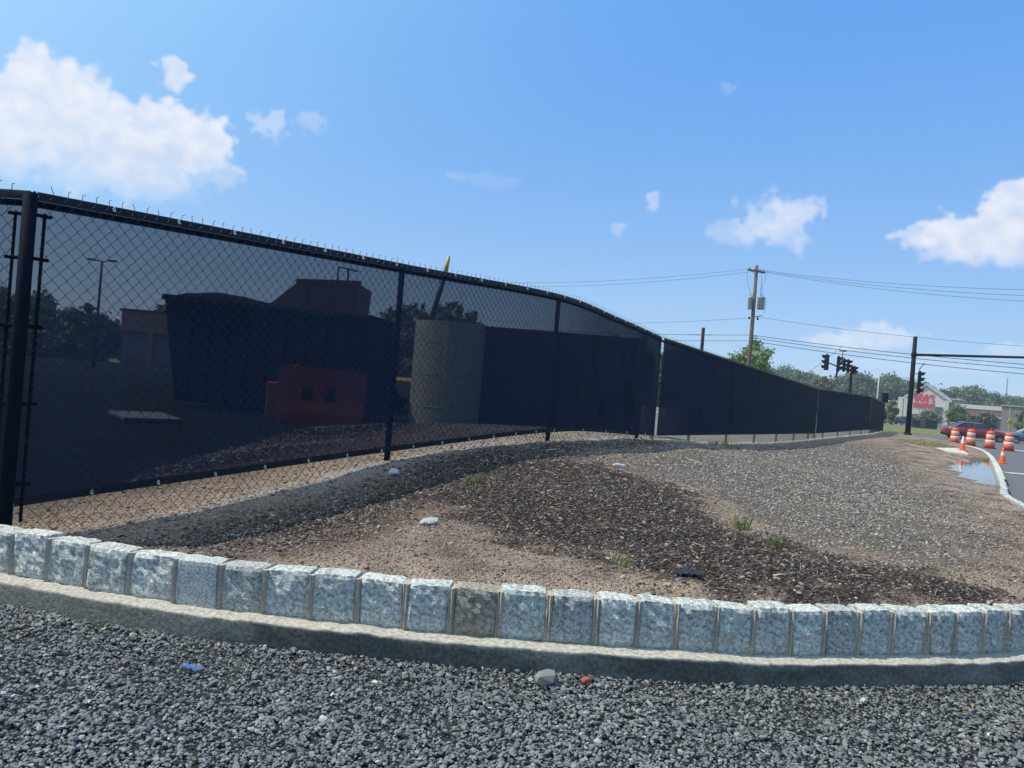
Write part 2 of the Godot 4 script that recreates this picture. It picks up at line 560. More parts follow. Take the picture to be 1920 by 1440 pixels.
# loose pieces strewn over the mound: what(cell centre, distance) gives how many lie on a square metre
func strew(called: String, m: Material, shape: Mesh, density: Callable, size: Callable, colour: Callable, flat: float, reach: float) -> void:
	var xf := []
	var cs := []
	for j in g_nv - 1:
		for i in g_nu - 1:
			var a := g_pos[j * g_nu + i]
			if a.z > -3.5 or a.x < -3.4: continue
			var d := Vector2(a.x, a.z).length()
			if d > reach: continue
			var b := g_pos[j * g_nu + i + 1]
			var c := g_pos[(j + 1) * g_nu + i]
			var area := absf((b.x - a.x) * (c.z - a.z) - (b.z - a.z) * (c.x - a.x))
			if area > 4.0: continue
			var want: float = area * density.call(a, d)
			var n := int(want) + (1 if rng.randf() < want - int(want) else 0)
			var e := g_pos[(j + 1) * g_nu + i + 1]
			for k in n:
				var u := rng.randf()
				var v := rng.randf()
				var p := a.lerp(b, u).lerp(c.lerp(e, u), v)
				var r: float = size.call(d)
				var bs := Basis.from_euler(Vector3(rng.randf_range(-0.45, 0.45), rng.randf() * TAU, rng.randf_range(-0.45, 0.45)))
				bs = bs.scaled_local(Vector3(r * rng.randf_range(0.8, 1.35), r * flat * rng.randf_range(0.7, 1.2), r * rng.randf_range(0.6, 1.0)))
				xf.append(Transform3D(bs, p + Vector3(0, r * flat * 0.3, 0)))
				cs.append(colour.call())
	scatter(called, shape, m, xf, cs)

func scatter(called: String, shape: Mesh, m: Material, xf: Array, cs: Array, parent: Node = self, kind := "stuff") -> void:
	if xf.is_empty(): return
	var mm := MultiMesh.new()
	mm.transform_format = MultiMesh.TRANSFORM_3D
	mm.use_colors = true
	mm.mesh = shape
	mm.instance_count = xf.size()
	for i in xf.size():
		mm.set_instance_transform(i, xf[i])
		mm.set_instance_color(i, cs[i])
	var o := MultiMeshInstance3D.new()
	o.multimesh = mm
	o.material_override = m
	o.name = numbered(called) if parent == self else called
	parent.add_child(o, true)
	o.set_meta("kind", kind)

func stone_mesh(seed_: int, rough := 0.28, sub := 0) -> ArrayMesh:
	# an angular chip about 2 units long
	rng.seed = seed_
	var pts := []
	var n := 13 if sub == 0 else 26
	for i in n:
		var y := 1.0 - 2.0 * (i + 0.5) / n
		var r := sqrt(1.0 - y * y)
		var a := i * 2.39996
		pts.append(Vector3(r * cos(a), y, r * sin(a)) * (1.0 + rng.randf_range(-rough, rough)))
	return hull(pts)

func hull(pts: Array) -> ArrayMesh:
	# convex hull by testing every triple; only for a handful of points
	var st := S(false)
	var n := pts.size()
	for i in n:
		for j in range(i + 1, n):
			for k in range(j + 1, n):
				var nn: Vector3 = (pts[j] - pts[i]).cross(pts[k] - pts[i])
				var pos := false
				var neg := false
				for l in n:
					if l == i or l == j or l == k: continue
					var dd := nn.dot(pts[l] - pts[i])
					if dd > 0.0: pos = true
					else: neg = true
					if pos and neg: break
				if pos and neg: continue
				if neg: tri(st, pts[i], pts[k], pts[j])
				else: tri(st, pts[i], pts[j], pts[k])
	st.generate_normals()
	return st.commit()

func build_gravel() -> void:
	# the lot in front of the kerb: a bed of crushed stone
	var nx := 90
	var nzz := 50
	var pos := PackedVector3Array()
	var col := PackedColorArray()
	var bed := []
	for i in nx:
		bed.append(lerpf(-9.0, 9.0, float(i) / (nx - 1)))
	for j in nzz:
		for i in nx:
			var z := lerpf(9.0, -4.6, float(j) / (nzz - 1))
			pos.append(Vector3(bed[i], -0.012 + nz.get_noise_2d(bed[i] * 20.0, z * 20.0) * 0.012, z))
			col.append(Color(0.075, 0.078, 0.080))
	tag(put("gravel_bed", grid_mesh(nx, nzz, pos, col), M.gravel_bed), "", "", "", "structure")
	var shapes := []
	for k in 5: shapes.append(stone_mesh(40 + k))
	rng.seed = 7
	var xf := [[], [], [], [], []]
	var cs := [[], [], [], [], []]
	var front := PackedFloat32Array()
	front.resize(220)
	front.fill(-9.0)
	var ks := 0.0
	while ks < 18.0:
		var kp: Vector2 = kerb.at(ks)
		var slot := int((kp.x + 5.0) * 20.0)
		if slot >= 0 and slot < 220: front[slot] = maxf(front[slot], kp.y)
		ks += 0.02
	var lays := [[42000, 0.0080, 0.0], [96000, 0.0066, 0.004], [22000, 0.0100, 0.006]]
	for lay in lays:
		for q in lay[0]:
			var x := rng.randf_range(-4.6, 5.0)
			var z := -rng.randf_range(1.3, 4.9)
			# leave out what the kerb covers
			if z < -3.75:
				if z < front[clampi(int((x + 5.0) * 20.0), 0, 219)] + 0.008: continue
			var d := Vector2(x, z).length()
			if d > 3.6 and rng.randf() < 0.18: continue
			var big := pow(rng.randf(), 2.2)
			var r: float = lay[1] * lerpf(0.72, 1.75, big) * (1.0 + 0.25 * nz.get_noise_2d(x * 40.0, z * 40.0))
			var k := rng.randi() % 5
			var bs := Basis.from_euler(Vector3(rng.randf_range(-0.7, 0.7), rng.randf() * TAU, rng.randf_range(-0.7, 0.7)))
			bs = bs.scaled_local(Vector3(r * rng.randf_range(1.0, 1.5), r * rng.randf_range(0.36, 0.68), r * rng.randf_range(0.7, 1.05)))
			var y: float = lay[2] + nz.get_noise_2d(x * 20.0, z * 20.0) * 0.012 + rng.randf_range(-0.004, 0.005)
			xf[k].append(Transform3D(bs, Vector3(x, y, z)))
			var g := rng.randf_range(0.12, 0.255) * (1.0 + 0.22 * nz.get_noise_2d(x * 25.0 + 90.0, z * 25.0))
			if rng.randf() < 0.10: g *= 1.6
			var cc := Color(g * 0.94, g * 1.0, g * 1.02)
			var odd := rng.randf()
			if odd < 0.006: cc = Color(0.55, 0.55, 0.54)
			elif odd < 0.016: cc = Color(0.24, 0.20, 0.16)
			elif Vector2(x - 1.93, z + 2.85).length() < .07 + .2 * rng.randf(): cc = Color(g * 2.0 + .05, g * 1.9 + .045, g * 1.5 + .03)
			elif z < -3.4 and odd < 0.06: cc = Color(g * 1.5, g * 1.3, g * 1.05)
			elif odd < 0.07: cc = Color(g * 1.0, g * 1.12, g * 1.08)
			cs[k].append(cc)
	var heap := base_of("gravel", "stuff")
	for k in 5: scatter("crushed_stone", shapes[k], M.stone, xf[k], cs[k], heap)

# ---------------------------------------------------------------- kerb
func kerb_frame(s: float) -> Transform3D:
	var p: Vector2 = kerb.at(s)
	var t: Vector2 = kerb.along(s)
	# x along the kerb, y up, z out towards the lot
	return Transform3D(Basis(Vector3(t.x, 0, t.y), Vector3.UP, Vector3(-t.y, 0, t.x)), Vector3(p.x, 0, p.y))

func block_mesh(w: float, h: float, d: float, seed_: int, smooth_face: bool) -> ArrayMesh:
	var n := FastNoiseLite.new()
	n.seed = seed_
	n.frequency = 7.5
	n.fractal_octaves = 4
	n.fractal_gain = 0.6
	var jig := []
	for k in 8: jig.append(rng.randf_range(-0.008, 0.008))
	var f := func(q: Vector3) -> Vector3:
		# q in 0..1 on the block's skin; corners are knocked off and the face is split rock
		var p := Vector3((q.x - 0.5) * w, q.y * h, (q.z - 1.0) * d)
		var ex := minf(q.x, 1.0 - q.x) * w
		var ey := minf(q.y, 1.0 - q.y) * h
		var round_ := exp(-ex * 70.0) + exp(-ey * 70.0)
		p.x += lerpf(jig[0], jig[1], q.y) * (1.0 - q.x) + lerpf(jig[2], jig[3], q.y) * q.x
		p.y += (lerpf(jig[4], jig[5], q.x)) * q.y
		if q.z > 0.999:
			var r := n.get_noise_3d(p.x + seed_, p.y, 0.0) * (0.020 if not smooth_face else 0.002) + n.get_noise_3d(p.x * 4.0, p.y * 4.0, 5.0) * (0.013 if not smooth_face else 0.001)
			p.z += r * clampf(minf(ex, ey) * 30.0 + 0.35, 0.0, 1.0) - round_ * (0.008 if not smooth_face else 0.005)
		else:
			p.z += 0.0
		if q.y > 0.999:
			p.y += n.get_noise_3d(p.x * 2.0, 9.0, p.z * 2.0) * 0.008 - (exp(-ex * 90.0) + exp(-(1.0 - q.z) * d * 90.0)) * 0.005
		elif q.z > 0.999:
			p.x *= 1.0 - 0.02 * exp(-ey * 40.0)
		if q.x < 0.001 or q.x > 0.999:
			p.x += (0.5 - q.x) * 0.012 * exp(-(1.0 - q.z) * d * 40.0)
		return p
	var st := S(false)
	var a := 10
	var b := 10
	var c := 4
	for i in a:
		for j in b:
			var u0 := float(i) / a
			var u1 := float(i + 1) / a
			var v0 := float(j) / b
			var v1 := float(j + 1) / b
			quad(st, f.call(Vector3(u0, v1, 1)), f.call(Vector3(u1, v1, 1)), f.call(Vector3(u1, v0, 1)), f.call(Vector3(u0, v0, 1)))
	for i in a:
		for k in c:
			var u0 := float(i) / a
			var u1 := float(i + 1) / a
			var w0 := float(k) / c
			var w1 := float(k + 1) / c
			quad(st, f.call(Vector3(u0, 1, w0)), f.call(Vector3(u1, 1, w0)), f.call(Vector3(u1, 1, w1)), f.call(Vector3(u0, 1, w1)))
	for j in b:
		for k in c:
			var v0 := float(j) / b
			var v1 := float(j + 1) / b
			var w0 := float(k) / c
			var w1 := float(k + 1) / c
			quad(st, f.call(Vector3(1, v1, w1)), f.call(Vector3(1, v1, w0)), f.call(Vector3(1, v0, w0)), f.call(Vector3(1, v0, w1)))
			quad(st, f.call(Vector3(0, v1, w0)), f.call(Vector3(0, v1, w1)), f.call(Vector3(0, v0, w1)), f.call(Vector3(0, v0, w0)))
	for j in b:
		var v0 := float(j) / b
		var v1 := float(j + 1) / b
		quad(st, f.call(Vector3(1, v1, 0)), f.call(Vector3(0, v1, 0)), f.call(Vector3(0, v0, 0)), f.call(Vector3(1, v0, 0)))
	st.generate_normals()
	return st.commit()

func build_kerb() -> void:
	var root := base_of("kerb", "structure")
	rng.seed = 21
	# widths read off the stones in view, first to last; more of the same on either side
	var seen_w := [.28, .28, .29, .265, .253, .262, .252, .261, .24, .26, .26, .25, .22, .21, .22, .202, .222, .202, .216, .218, .228, .19, .21, .197, .184, .2]
	var s0: float = kerb.nearest_s(Vector2(-2.58, -4.25))
	var starts := []
	var s := s0
	for w in seen_w:
		starts.append([s, w])
		s += w
	while s < kerb.nearest_s(Vector2(12.0, -18.3)):
		var w := rng.randf_range(.19, .24)
		starts.append([s, w])
		s += w
	var back := s0
	while back > kerb.nearest_s(Vector2(-6.0, -4.5)):
		var w := rng.randf_range(.24, .28)
		back -= w
		starts.append([back, w])
	var variants := []
	for k in 14: variants.append(block_mesh(0.19, 0.25, 0.125, 900 + k, false))
	var idx := 0
	for q in starts:
		var gap := rng.randf_range(0.018, 0.030)
		var fr := kerb_frame(q[0] + q[1] * 0.5)
		var top := kerb_drop(q[0])
		var lift := top - 0.37 + rng.randf_range(-0.006, 0.006)
		var near_one := fr.origin.length() < 6.0
		var me: ArrayMesh = block_mesh(q[1] - gap, 0.25, 0.125, 100 + idx, idx == 3) if near_one else variants[idx % 14]
		var m: Material = M.granite_smooth if idx == 3 else M.granite_brown if idx == 9 else M.granite_pale if idx % 5 == 2 else M.granite_dark if idx % 7 == 4 else M.granite
		var o := put("granite_block", me, m, root)
		o.transform = fr * Transform3D(Basis.from_euler(Vector3(rng.randf_range(-0.03, 0.02), rng.randf_range(-0.025, 0.025), rng.randf_range(-0.012, 0.012))), Vector3(0, 0.122 + lift, -0.105 + rng.randf_range(-0.006, 0.006)))
		if not near_one: o.transform = o.transform.scaled_local(Vector3((q[1] - gap) / 0.19, 1, 1))
		# mortar to the stone's right: a shallow trough with a struck ridge
		if fr.origin.length() < 22.0:
			var jf := kerb_frame(q[0] + q[1])
			var st := S(false)
			var hw := gap * 0.5 + 0.012
			var ins := rng.randf_range(0.0, 0.008)
			var prof := [[-hw, -0.02], [-hw * 0.5, -ins], [-hw * 0.15, -ins - 0.004], [hw * 0.12, -ins + 0.011], [hw * 0.4, -ins + 0.002], [hw, -0.02]]
			var rows := 6
			var pr := func(k: int, r: int) -> Vector3:
				var y: float = lerpf(0.112, 0.362, float(r) / rows) + lift
				return Vector3(prof[k][0] + nz2.get_noise_2d(y * 400.0, idx * 9.0 + k * 3.0) * 0.004, y, -0.105 + prof[k][1] + nz2.get_noise_2d(y * 500.0 + k * 60.0, idx * 31.0) * 0.006)
			for r in rows:
				for k in prof.size() - 1:
					quad(st, pr.call(k, r + 1), pr.call(k + 1, r + 1), pr.call(k + 1, r), pr.call(k, r))
			for k in prof.size() - 1:
				var a1: Vector3 = pr.call(k, rows)
				var a2: Vector3 = pr.call(k + 1, rows)
				quad(st, Vector3(a1.x, a1.y - 0.004, -0.22), Vector3(a2.x, a2.y - 0.004, -0.22), a2, a1)
			var jo := put("mortar_joint", st, M.mortar, root)
			jo.transform = jf
		idx += 1
	# the concrete footing, its upper edge trowelled unevenly
	var pos := PackedVector3Array()
	var ss := kerb.nearest_s(Vector2(-6.0, -4.5))
	var stops := []
	while ss < kerb.nearest_s(Vector2(12.0, -18.3)):
		stops.append(ss)
		ss += 0.02 if kerb.at(ss).length() < 5.6 else 0.2
	var prof := [[0.0, -0.08], [0.0, 0.01], [0.0, 0.04], [0.0, 0.075], [0.0, 0.100], [-0.001, 0.110], [-0.004, 0.116], [-0.009, 0.118], [-0.018, 0.119], [-0.05, 0.121], [-0.09, 0.124], [-0.14, 0.128]]
	for pp in prof:
		for st_ in stops:
			var fr := kerb_frame(st_)
			var lift := kerb_drop(st_) - 0.37
			var w := nz2.get_noise_2d(st_ * 210.0, pp[1] * 900.0)
			var w2 := nz.get_noise_2d(st_ * 60.0, 3.0)
			var edge: float = 1.0 if pp[1] > 0.08 else 0.25
			pos.append(fr * Vector3(0, pp[1] + lift + (w * 0.006 + w2 * 0.008) * edge, pp[0] + (w * 0.004 + w2 * 0.006) * edge))
	var fcol := PackedColorArray()
	for pp in prof:
		for st_ in stops:
			var x: float = kerb.at(st_).x
			var wet := smoothstep(-2.4, -0.8, x) * 0.75 + 0.12
			wet = clampf(wet + nz.get_noise_2d(st_ * 25.0, pp[1] * 120.0) * 0.5 + nz2.get_noise_2d(st_ * 120.0, pp[1] * 500.0) * 0.25, 0.0, 1.0)
			var up := 1.0 - smoothstep(0.105, 0.118, pp[1] + nz2.get_noise_2d(st_ * 160.0, 8.0) * 0.010)
			fcol.append(Color(0.62, 0.585, 0.50).lerp(Color(0.15, 0.14, 0.122), wet * up).lerp(Color(.30, .275, .225), clampf(up - wet, 0.0, 1.0) * 0.9))
	put("concrete_footing", grid_mesh(stops.size(), prof.size(), pos, fcol), M.footing, root)

	# further on, a plain cast kerb along the road and round the corner
	var rs := kerb.nearest_s(Vector2(12.0, -18.3))
	var far_root := base_of("road_kerb", "structure")
	var n_piece := 0
	while rs < kerb.total() - 0.1:
		var re := minf(rs + 3.0, kerb.total())
		var p2 := PackedVector3Array()
		var steps := 8
		var pf := [[0.0, -0.30], [0.0, 0.10], [-0.02, 0.12], [-0.16, 0.12], [-0.17, 0.11], [-0.17, -0.3]]
		for pp in pf:
			for k in steps + 1:
				var sd := lerpf(rs, re - 0.012, float(k) / steps)
				p2.append(kerb_frame(sd) * Vector3(0, pp[1] + kerb_drop(sd) - 0.12, pp[0] - 0.06))
		put("kerb_piece", grid_mesh(steps + 1, pf.size(), p2), M.kerb_white if n_piece % 3 else M.kerb_white2, far_root)
		rs = re
		n_piece += 1

# ---------------------------------------------------------------- fence
const SCREEN_H := 1.885

func fence_frame(s: float) -> Transform3D:
	# x along the run, z towards the viewer's side, origin at the lower edge of the screen
	var p: Vector3 = fence.at(s)
	var t: Vector3 = fence.along(s)
	var f := Vector3(t.x, 0, t.z).normalized()
	return Transform3D(Basis(f, Vector3.UP, f.cross(Vector3.UP)), p)

func extra(s: float) -> float:
	# the screens hang a little higher near the corner
	return 0.058 * (1.0 - smoothstep(2.0, 12.5, s))

func ground_under(p: Vector3) -> float:
	return height(p.x, p.z)

func sweep(stops: Array, prof: Array) -> ArrayMesh:
	# prof: [out, up] from the screen's lower edge
	var pos := PackedVector3Array()
	for pp in prof:
		for s in stops:
			pos.append(fence_frame(s) * Vector3(0, pp[1] + (extra(s) if pp[1] > 1.0 else 0.0), pp[0]))
	return grid_mesh(stops.size(), prof.size(), pos)

func build_fence() -> void:
	var root := thing("chain_link_fence", "tall black chain link fence with black privacy screen running along the dirt mound", "fence")
	var sc: float = fence.nearest_s(Vector3(-3.04, .46, -4.73))   # the corner post
	var total := fence.total()
	# where the screens meet
	var seams := [fence.nearest_s(Vector3(2.83, .7, -14.81)), fence.nearest_s(Vector3(13.0, .41, -32.6)), fence.nearest_s(Vector3(20.8, .5, -44.4)), total]
	# posts
	var post_s := [sc, fence.nearest_s(Vector3(-1.18, .68, -7.92)), fence.nearest_s(Vector3(.6, .85, -10.67)), fence.nearest_s(Vector3(2.4, .74, -13.98))]
	var s: float = post_s[-1] + 3.3
	while s < total - 1.5:
		post_s.append(s)
		s += 3.3
	post_s.append(total)
	post_s.append(sc - 3.1)
	for k in post_s.size():
		var fr := fence_frame(post_s[k])
		var big := k == 0
		var st := S(true)
		var r := 0.041 if big else 0.031
		var z := -0.005 if big else -0.055
		if k == 0: fr.basis = fence_frame(sc + 0.3).basis
		var low := ground_under(fr.origin) - fr.origin.y - 0.25
		tube(st, [Vector3(0, low, z), Vector3(0, 0.8, z), Vector3(0, SCREEN_H + extra(post_s[k]) - (0.015 if big else 0.05), z)], r, -1, 14)
		if false: lathe(st, [Vector2(r + .004, SCREEN_H), Vector2(r + .004, SCREEN_H + .02), Vector2(r * .7, SCREEN_H + .04), Vector2(0, SCREEN_H + .045)], 14, Transform3D(Basis.IDENTITY, Vector3(0, 0, z)))
		var o := put("corner_post" if big else "line_post", st, M.black_steel if k < 4 else M.galvanised, root)
		o.transform = fr
	# the pale steel post that shows in the first seam
	for k in 2:
		var fr := fence_frame(seams[k])
		var st := S(true)
		tube(st, [Vector3(0, ground_under(fr.origin) - fr.origin.y - .2, -.075), Vector3(0, SCREEN_H - .06, -.075)], 0.036, -1, 12)
		put("galvanised_post", st, M.galvanised, root).transform = fr
	# top rail
	for part in [[sc - 3.1, sc], [sc, total]]:
		var pts := []
		var q: float = part[0]
		while q < part[1]:
			pts.append(fence_frame(q) * Vector3(0, SCREEN_H + extra(q) - 0.075, -0.03))
			q += 0.4
		pts.append(fence_frame(part[1]) * Vector3(0, SCREEN_H + extra(part[1]) - 0.075, -0.03))
		var st := S(true)
		tube(st, pts, 0.0215, -1, 10)
		put("top_rail", st, M.black_steel, root)
	# tension bars and their bands on both sides of the corner post
	for side in [-1, 1]:
		var at: float = sc + side * 0.088
		var fr := fence_frame(at)
		var st := S(false)
		box(st, Vector3(0, SCREEN_H * 0.5 - 0.1, 0.004), Vector3(0.02, SCREEN_H + 0.05, 0.008), Basis.IDENTITY, 0.002)
		put("tension_bar", st, M.black_steel, root).transform = fr
		for y in [0.12, 0.62, 1.10, 1.52, 1.79]:
			var b := S(false)
			box(b, Vector3(side * -0.035, y, 0.012), Vector3(0.105, 0.022, 0.014), Basis.IDENTITY, 0.003)
			lathe(b, [Vector2(0.0, -.006), Vector2(0.012, -.006), Vector2(0.012, .008), Vector2(0.0, .010)], 6, Transform3D(Basis.from_euler(Vector3(PI / 2, 0, 0)), Vector3(side * 0.022, y, 0.024)))
			put("tension_band", b, M.black_steel, root).transform = fr
	# the woven wire
	var verts := PackedVector3Array()
	var norms := PackedVector3Array()
	var idx := PackedInt32Array()
	var pitch := 0.092
	rng.seed = 5
	for part in [[sc - 3.0, sc - 0.09], [sc + 0.09, total - 0.05]]:
		var u: float = part[0]
		var flip := 0
		while u < part[1]:
			flip = 1 - flip
			var fr := fence_frame(u)
			var dist := fr.origin.length()
			if dist > 45.0 and rng.randf() < 0.0: break
			var low := ground_under(fr.origin) - fr.origin.y + 0.015
			var r := 0.0027
			var hh := SCREEN_H + extra(u)
			var rows := int((hh - 0.03 - low) / (pitch * 0.5))
			var wob := nz2.get_noise_2d(u * 80.0, 4.0) * 0.004
			var path := []
			for k in rows + 1:
				var odd := (k + flip) % 2
				path.append(Vector3((-0.25 + odd * 0.5) * pitch + wob, hh - 0.03 - k * pitch * 0.5, 0.012 + (0.004 if odd else -0.004)))
			path.reverse()
			# the cut end stands up above the rail and is bent over
			var last: Vector3 = path[-1]
			var lean := rng.randf_range(-0.012, 0.012)
			if flip:
				path.append(last + Vector3(0.012, 0.035, 0.0))
				path.append(last + Vector3(0.004 + lean, 0.058, 0.006))
				path.append(last + Vector3(0.014 + lean * 2.0, 0.070 + rng.randf_range(-0.012, 0.008), 0.008))
			var base := verts.size()
			for k in path.size():
				var t: Vector3 = (path[mini(k + 1, path.size() - 1)] - path[maxi(k - 1, 0)]).normalized()
				var n := t.cross(Vector3.BACK).normalized()
				var b := t.cross(n)
				for a in 3:
					var an := TAU * a / 3.0 + 0.5
					var nv := n * cos(an) + b * sin(an)
					verts.append(fr * (path[k] + nv * r))
					norms.append(fr.basis * nv)
			for k in path.size() - 1:
				for a in 3:
					var i0 := base + k * 3 + a
					var i1 := base + k * 3 + (a + 1) % 3
					for w in [i0 + 3, i1 + 3, i1, i0 + 3, i1, i0]: idx.append(w)
			u += pitch * 0.5
	tag(put("wire_mesh", array_mesh(verts, norms, idx), M.wire, root), "", "", "", "stuff")
	# screens: a thin knitted sheet whose upright ribs close it up when it is looked at aslant
	var spans := [[sc - 3.0, sc - 0.01], [sc + 0.01, seams[0] - 0.06], [seams[0] + 0.10, seams[1] - 0.07], [seams[1] + 0.08, seams[2] - 0.05], [seams[2] + 0.05, total]]
	for k in spans.size():
		var a: float = spans[k][0]
		var z: float = spans[k][1]
		var stops := []
		var q := a
		while q < z:
			stops.append(q)
			q += 0.12
		stops.append(z)
		var wave := func(ss: float, y: float) -> float:
			return -0.012 + nz.get_noise_2d(ss * 30.0, y * 20.0) * 0.010 * sin(PI * clampf(y / SCREEN_H, 0.0, 1.0))
		var pos := PackedVector3Array()
		var nrow := 10
		for j in nrow:
			for ss in stops:
				var y: float = (SCREEN_H + extra(ss)) * j / (nrow - 1.0) - 0.01
				pos.append(fence_frame(ss) * Vector3(0, y, wave.call(ss, y)))
		var sheet := put("privacy_screen", grid_mesh(stops.size(), nrow, pos), M.screen, root)
		var rv := PackedVector3Array()
		var rn := PackedVector3Array()
		var ri := PackedInt32Array()
		var step := 0.005 if k < 2 else 0.012
		var deep := step * 0.30
		q = a + 0.02
		while q < z - 0.02:
			var fr := fence_frame(q)
			var b0 := rv.size()
			for y in [0.02, SCREEN_H * 0.5, SCREEN_H + extra(q) - 0.03]:
				var w: float = wave.call(q, y) - 0.0006
				rv.append(fr * Vector3(0, y, w))
				rv.append(fr * Vector3(0, y, w - deep))
				rn.append(fr.basis.x)
				rn.append(fr.basis.x)
			for c in [0, 2]:
				for w in [b0 + c, b0 + c + 2, b0 + c + 3, b0 + c, b0 + c + 3, b0 + c + 1]: ri.append(w)
			q += step
		tag(put("knit", array_mesh(rv, rn, ri), M.rib, sheet), "", "", "", "stuff")
		# folded hems
		var hz := -0.006
		put("hem", sweep(stops, [[hz, -0.022], [hz + .004, -0.018], [hz + .004, 0.03], [hz, 0.034]]), M.hem, sheet)
		put("hem", sweep(stops, [[hz, SCREEN_H - .055], [hz + .003, SCREEN_H - 0.052], [hz + .003, SCREEN_H - .006], [hz - .004, SCREEN_H], [hz - 0.045, SCREEN_H + .002]]), M.hem, sheet)
		if k < 4:
			for e in [a, z]:
				var es := []
				var sg := 0.035 if e == a else -0.035
				es = [minf(e, e + sg), maxf(e, e + sg)]
				put("hem", sweep(es, [[hz, 0.0], [hz + .003, 0.5], [hz + .003, 1.2], [hz, SCREEN_H - 0.02]]), M.hem, sheet)
		# white ties through the eyelets
		if k < 2:
			q = a + 0.02
			var n := 0
			while q < z and n < 24:
				for y in [SCREEN_H - 0.022, 0.006]:
					if n % 2 and y < 0.1 and n > 14: continue
					var st := S(true)
					var ring := []
					for w in 9: ring.append(Vector3(cos(TAU * w / 8.0) * 0.006, sin(TAU * w / 8.0) * 0.013, sin(TAU * w / 8.0 + .5) * 0.004))
					tube(st, ring, 0.003, -1, 5, false)
					box(st, Vector3(0.004, -0.012, 0.006), Vector3(.008, .010, .007))
					var o := put("cable_tie", st, M.tie, sheet)
					o.transform = fence_frame(q) * Transform3D(Basis.IDENTITY, Vector3(0, y + (extra(q) if y > 1.0 else 0.0), 0.012))
				q += 0.50
				n += 1

# ---------------------------------------------------------------- trees
func crown_mesh(seed_: int, rx: float, ry: float, clumps: int, each: int, leaf: float, tints: Array) -> ArrayMesh:
	rng.seed = seed_
	var pos := PackedVector3Array()
	var nrm := PackedVector3Array()
	var col := PackedColorArray()
	var idx := PackedInt32Array()
	for c in clumps:
		var y := rng.randf_range(-0.9, 1.0)
		var a := rng.randf() * TAU
		var rr := sqrt(maxf(0.0, 1.0 - y * y)) * pow(rng.randf(), 0.4)
		var cc := Vector3(cos(a) * rr * rx, y * ry, sin(a) * rr * rx) * rng.randf_range(0.72, 1.02)
		var cr := rx * rng.randf_range(0.22, 0.38)
		var tint: Color = tints[rng.randi() % tints.size()]
		for k in each:
			var d := Vector3(rng.randfn(), rng.randfn() * 0.75, rng.randfn()) * 0.45 * cr
			var p := cc + d
			var n := (d.normalized() * 0.7 + Vector3(rng.randfn(), rng.randfn() + 0.5, rng.randfn()) * 0.6).normalized()
			var u := n.cross(Vector3(rng.randfn(), rng.randfn(), rng.randfn())).normalized() * leaf * rng.randf_range(0.6, 1.3)
			var v := n.cross(u) * rng.randf_range(0.5, 0.8)
			var b := pos.size()
			var tc := tint * rng.randf_range(0.8, 1.25)
			for q in [-u * 1.0, v * 0.8, u, -v * 0.8]:
				pos.append(p + q)
				nrm.append(n)
				col.append(tc)
			for w in [b, b + 1, b + 2, b, b + 2, b + 3]: idx.append(w)
	return array_mesh(pos, nrm, idx, col)

func tree(called: String, label: String, at: Vector3, h: float, rx: float, ry: float, seed_: int, tints: Array, leaf := 0.16, group := "") -> Node3D:
	var o := thing(called, label, "tree", at, 0.0, group)
	var st := S(true)
	tube(st, [Vector3.ZERO, Vector3(0.04, h * 0.3, 0.02), Vector3(0, h - ry * 0.6, 0)], 0.035 * h * 0.6 + 0.03, 0.03, 8)
	rng.seed = seed_ + 3
	for k in 5:
		var a := rng.randf() * TAU
		var y0 := h - ry * 1.7 + rng.randf() * ry * 0.6
		y0 = maxf(y0, h * 0.2)
		tube(st, [Vector3(0, y0, 0), Vector3(cos(a) * rx * 0.35, y0 + ry * 0.5, sin(a) * rx * 0.35), Vector3(cos(a) * rx * 0.7, y0 + ry * 1.0, sin(a) * rx * 0.7)], 0.02 * h * .4 + .01, 0.01, 5)
	put("trunk", st, M.bark, o)
	var c := put("crown", crown_mesh(seed_, rx, ry, 34, 90, leaf, tints), M.leaf, o)
	c.position.y = h - ry
	return o

func wood(called: String, spots: Array, shapes: Array) -> void:
	# a far wood that reads as one mass: crowns and trunks, each at its own place
	var root := base_of(called, "stuff")
	var xf := []
	for k in shapes.size(): xf.append([])
	var tr := []
	for q in spots:
		var k := rng.randi() % shapes.size()
		var h: float = q[2]
		var w: float = h * rng.randf_range(0.36, 0.48)
		var b := Basis(Vector3.UP, rng.randf() * TAU).scaled_local(Vector3(w, h * 0.46, w))
		xf[k].append(Transform3D(b, Vector3(q[0], q[3] + h * 0.5, q[1])))
		if called == "yard_wood" or rng.randf() < .5: xf[k].append(Transform3D(Basis(Vector3.UP, rng.randf() * TAU).scaled_local(Vector3(w * .9, h * .28, w * .9)), Vector3(q[0] + rng.randf_range(-3, 3), q[3] + h * .2, q[1] + 3.0)))
		tr.append(Transform3D(Basis.IDENTITY.scaled(Vector3(h * 0.025, h * 0.5, h * 0.025)), Vector3(q[0], q[3] + h * 0.25, q[1])))
	for k in shapes.size():
		var cs := []
		for w in xf[k]:
			var g := rng.randf_range(0.8, 1.25)
			cs.append(Color(g, g * rng.randf_range(0.92, 1.05), g * rng.randf_range(0.8, 1.1)))
		scatter("crowns", shapes[k], M.leaf, xf[k], cs, root)
	var cyl := CylinderMesh.new()
	cyl.top_radius = 0.6
	cyl.bottom_radius = 1.0
	cyl.height = 1.0
	cyl.radial_segments = 6
	cyl.rings = 1
	var tc := []
	for w in tr: tc.append(Color(1, 1, 1))
	scatter("trunks", cyl, M.bark, tr, tc, root)

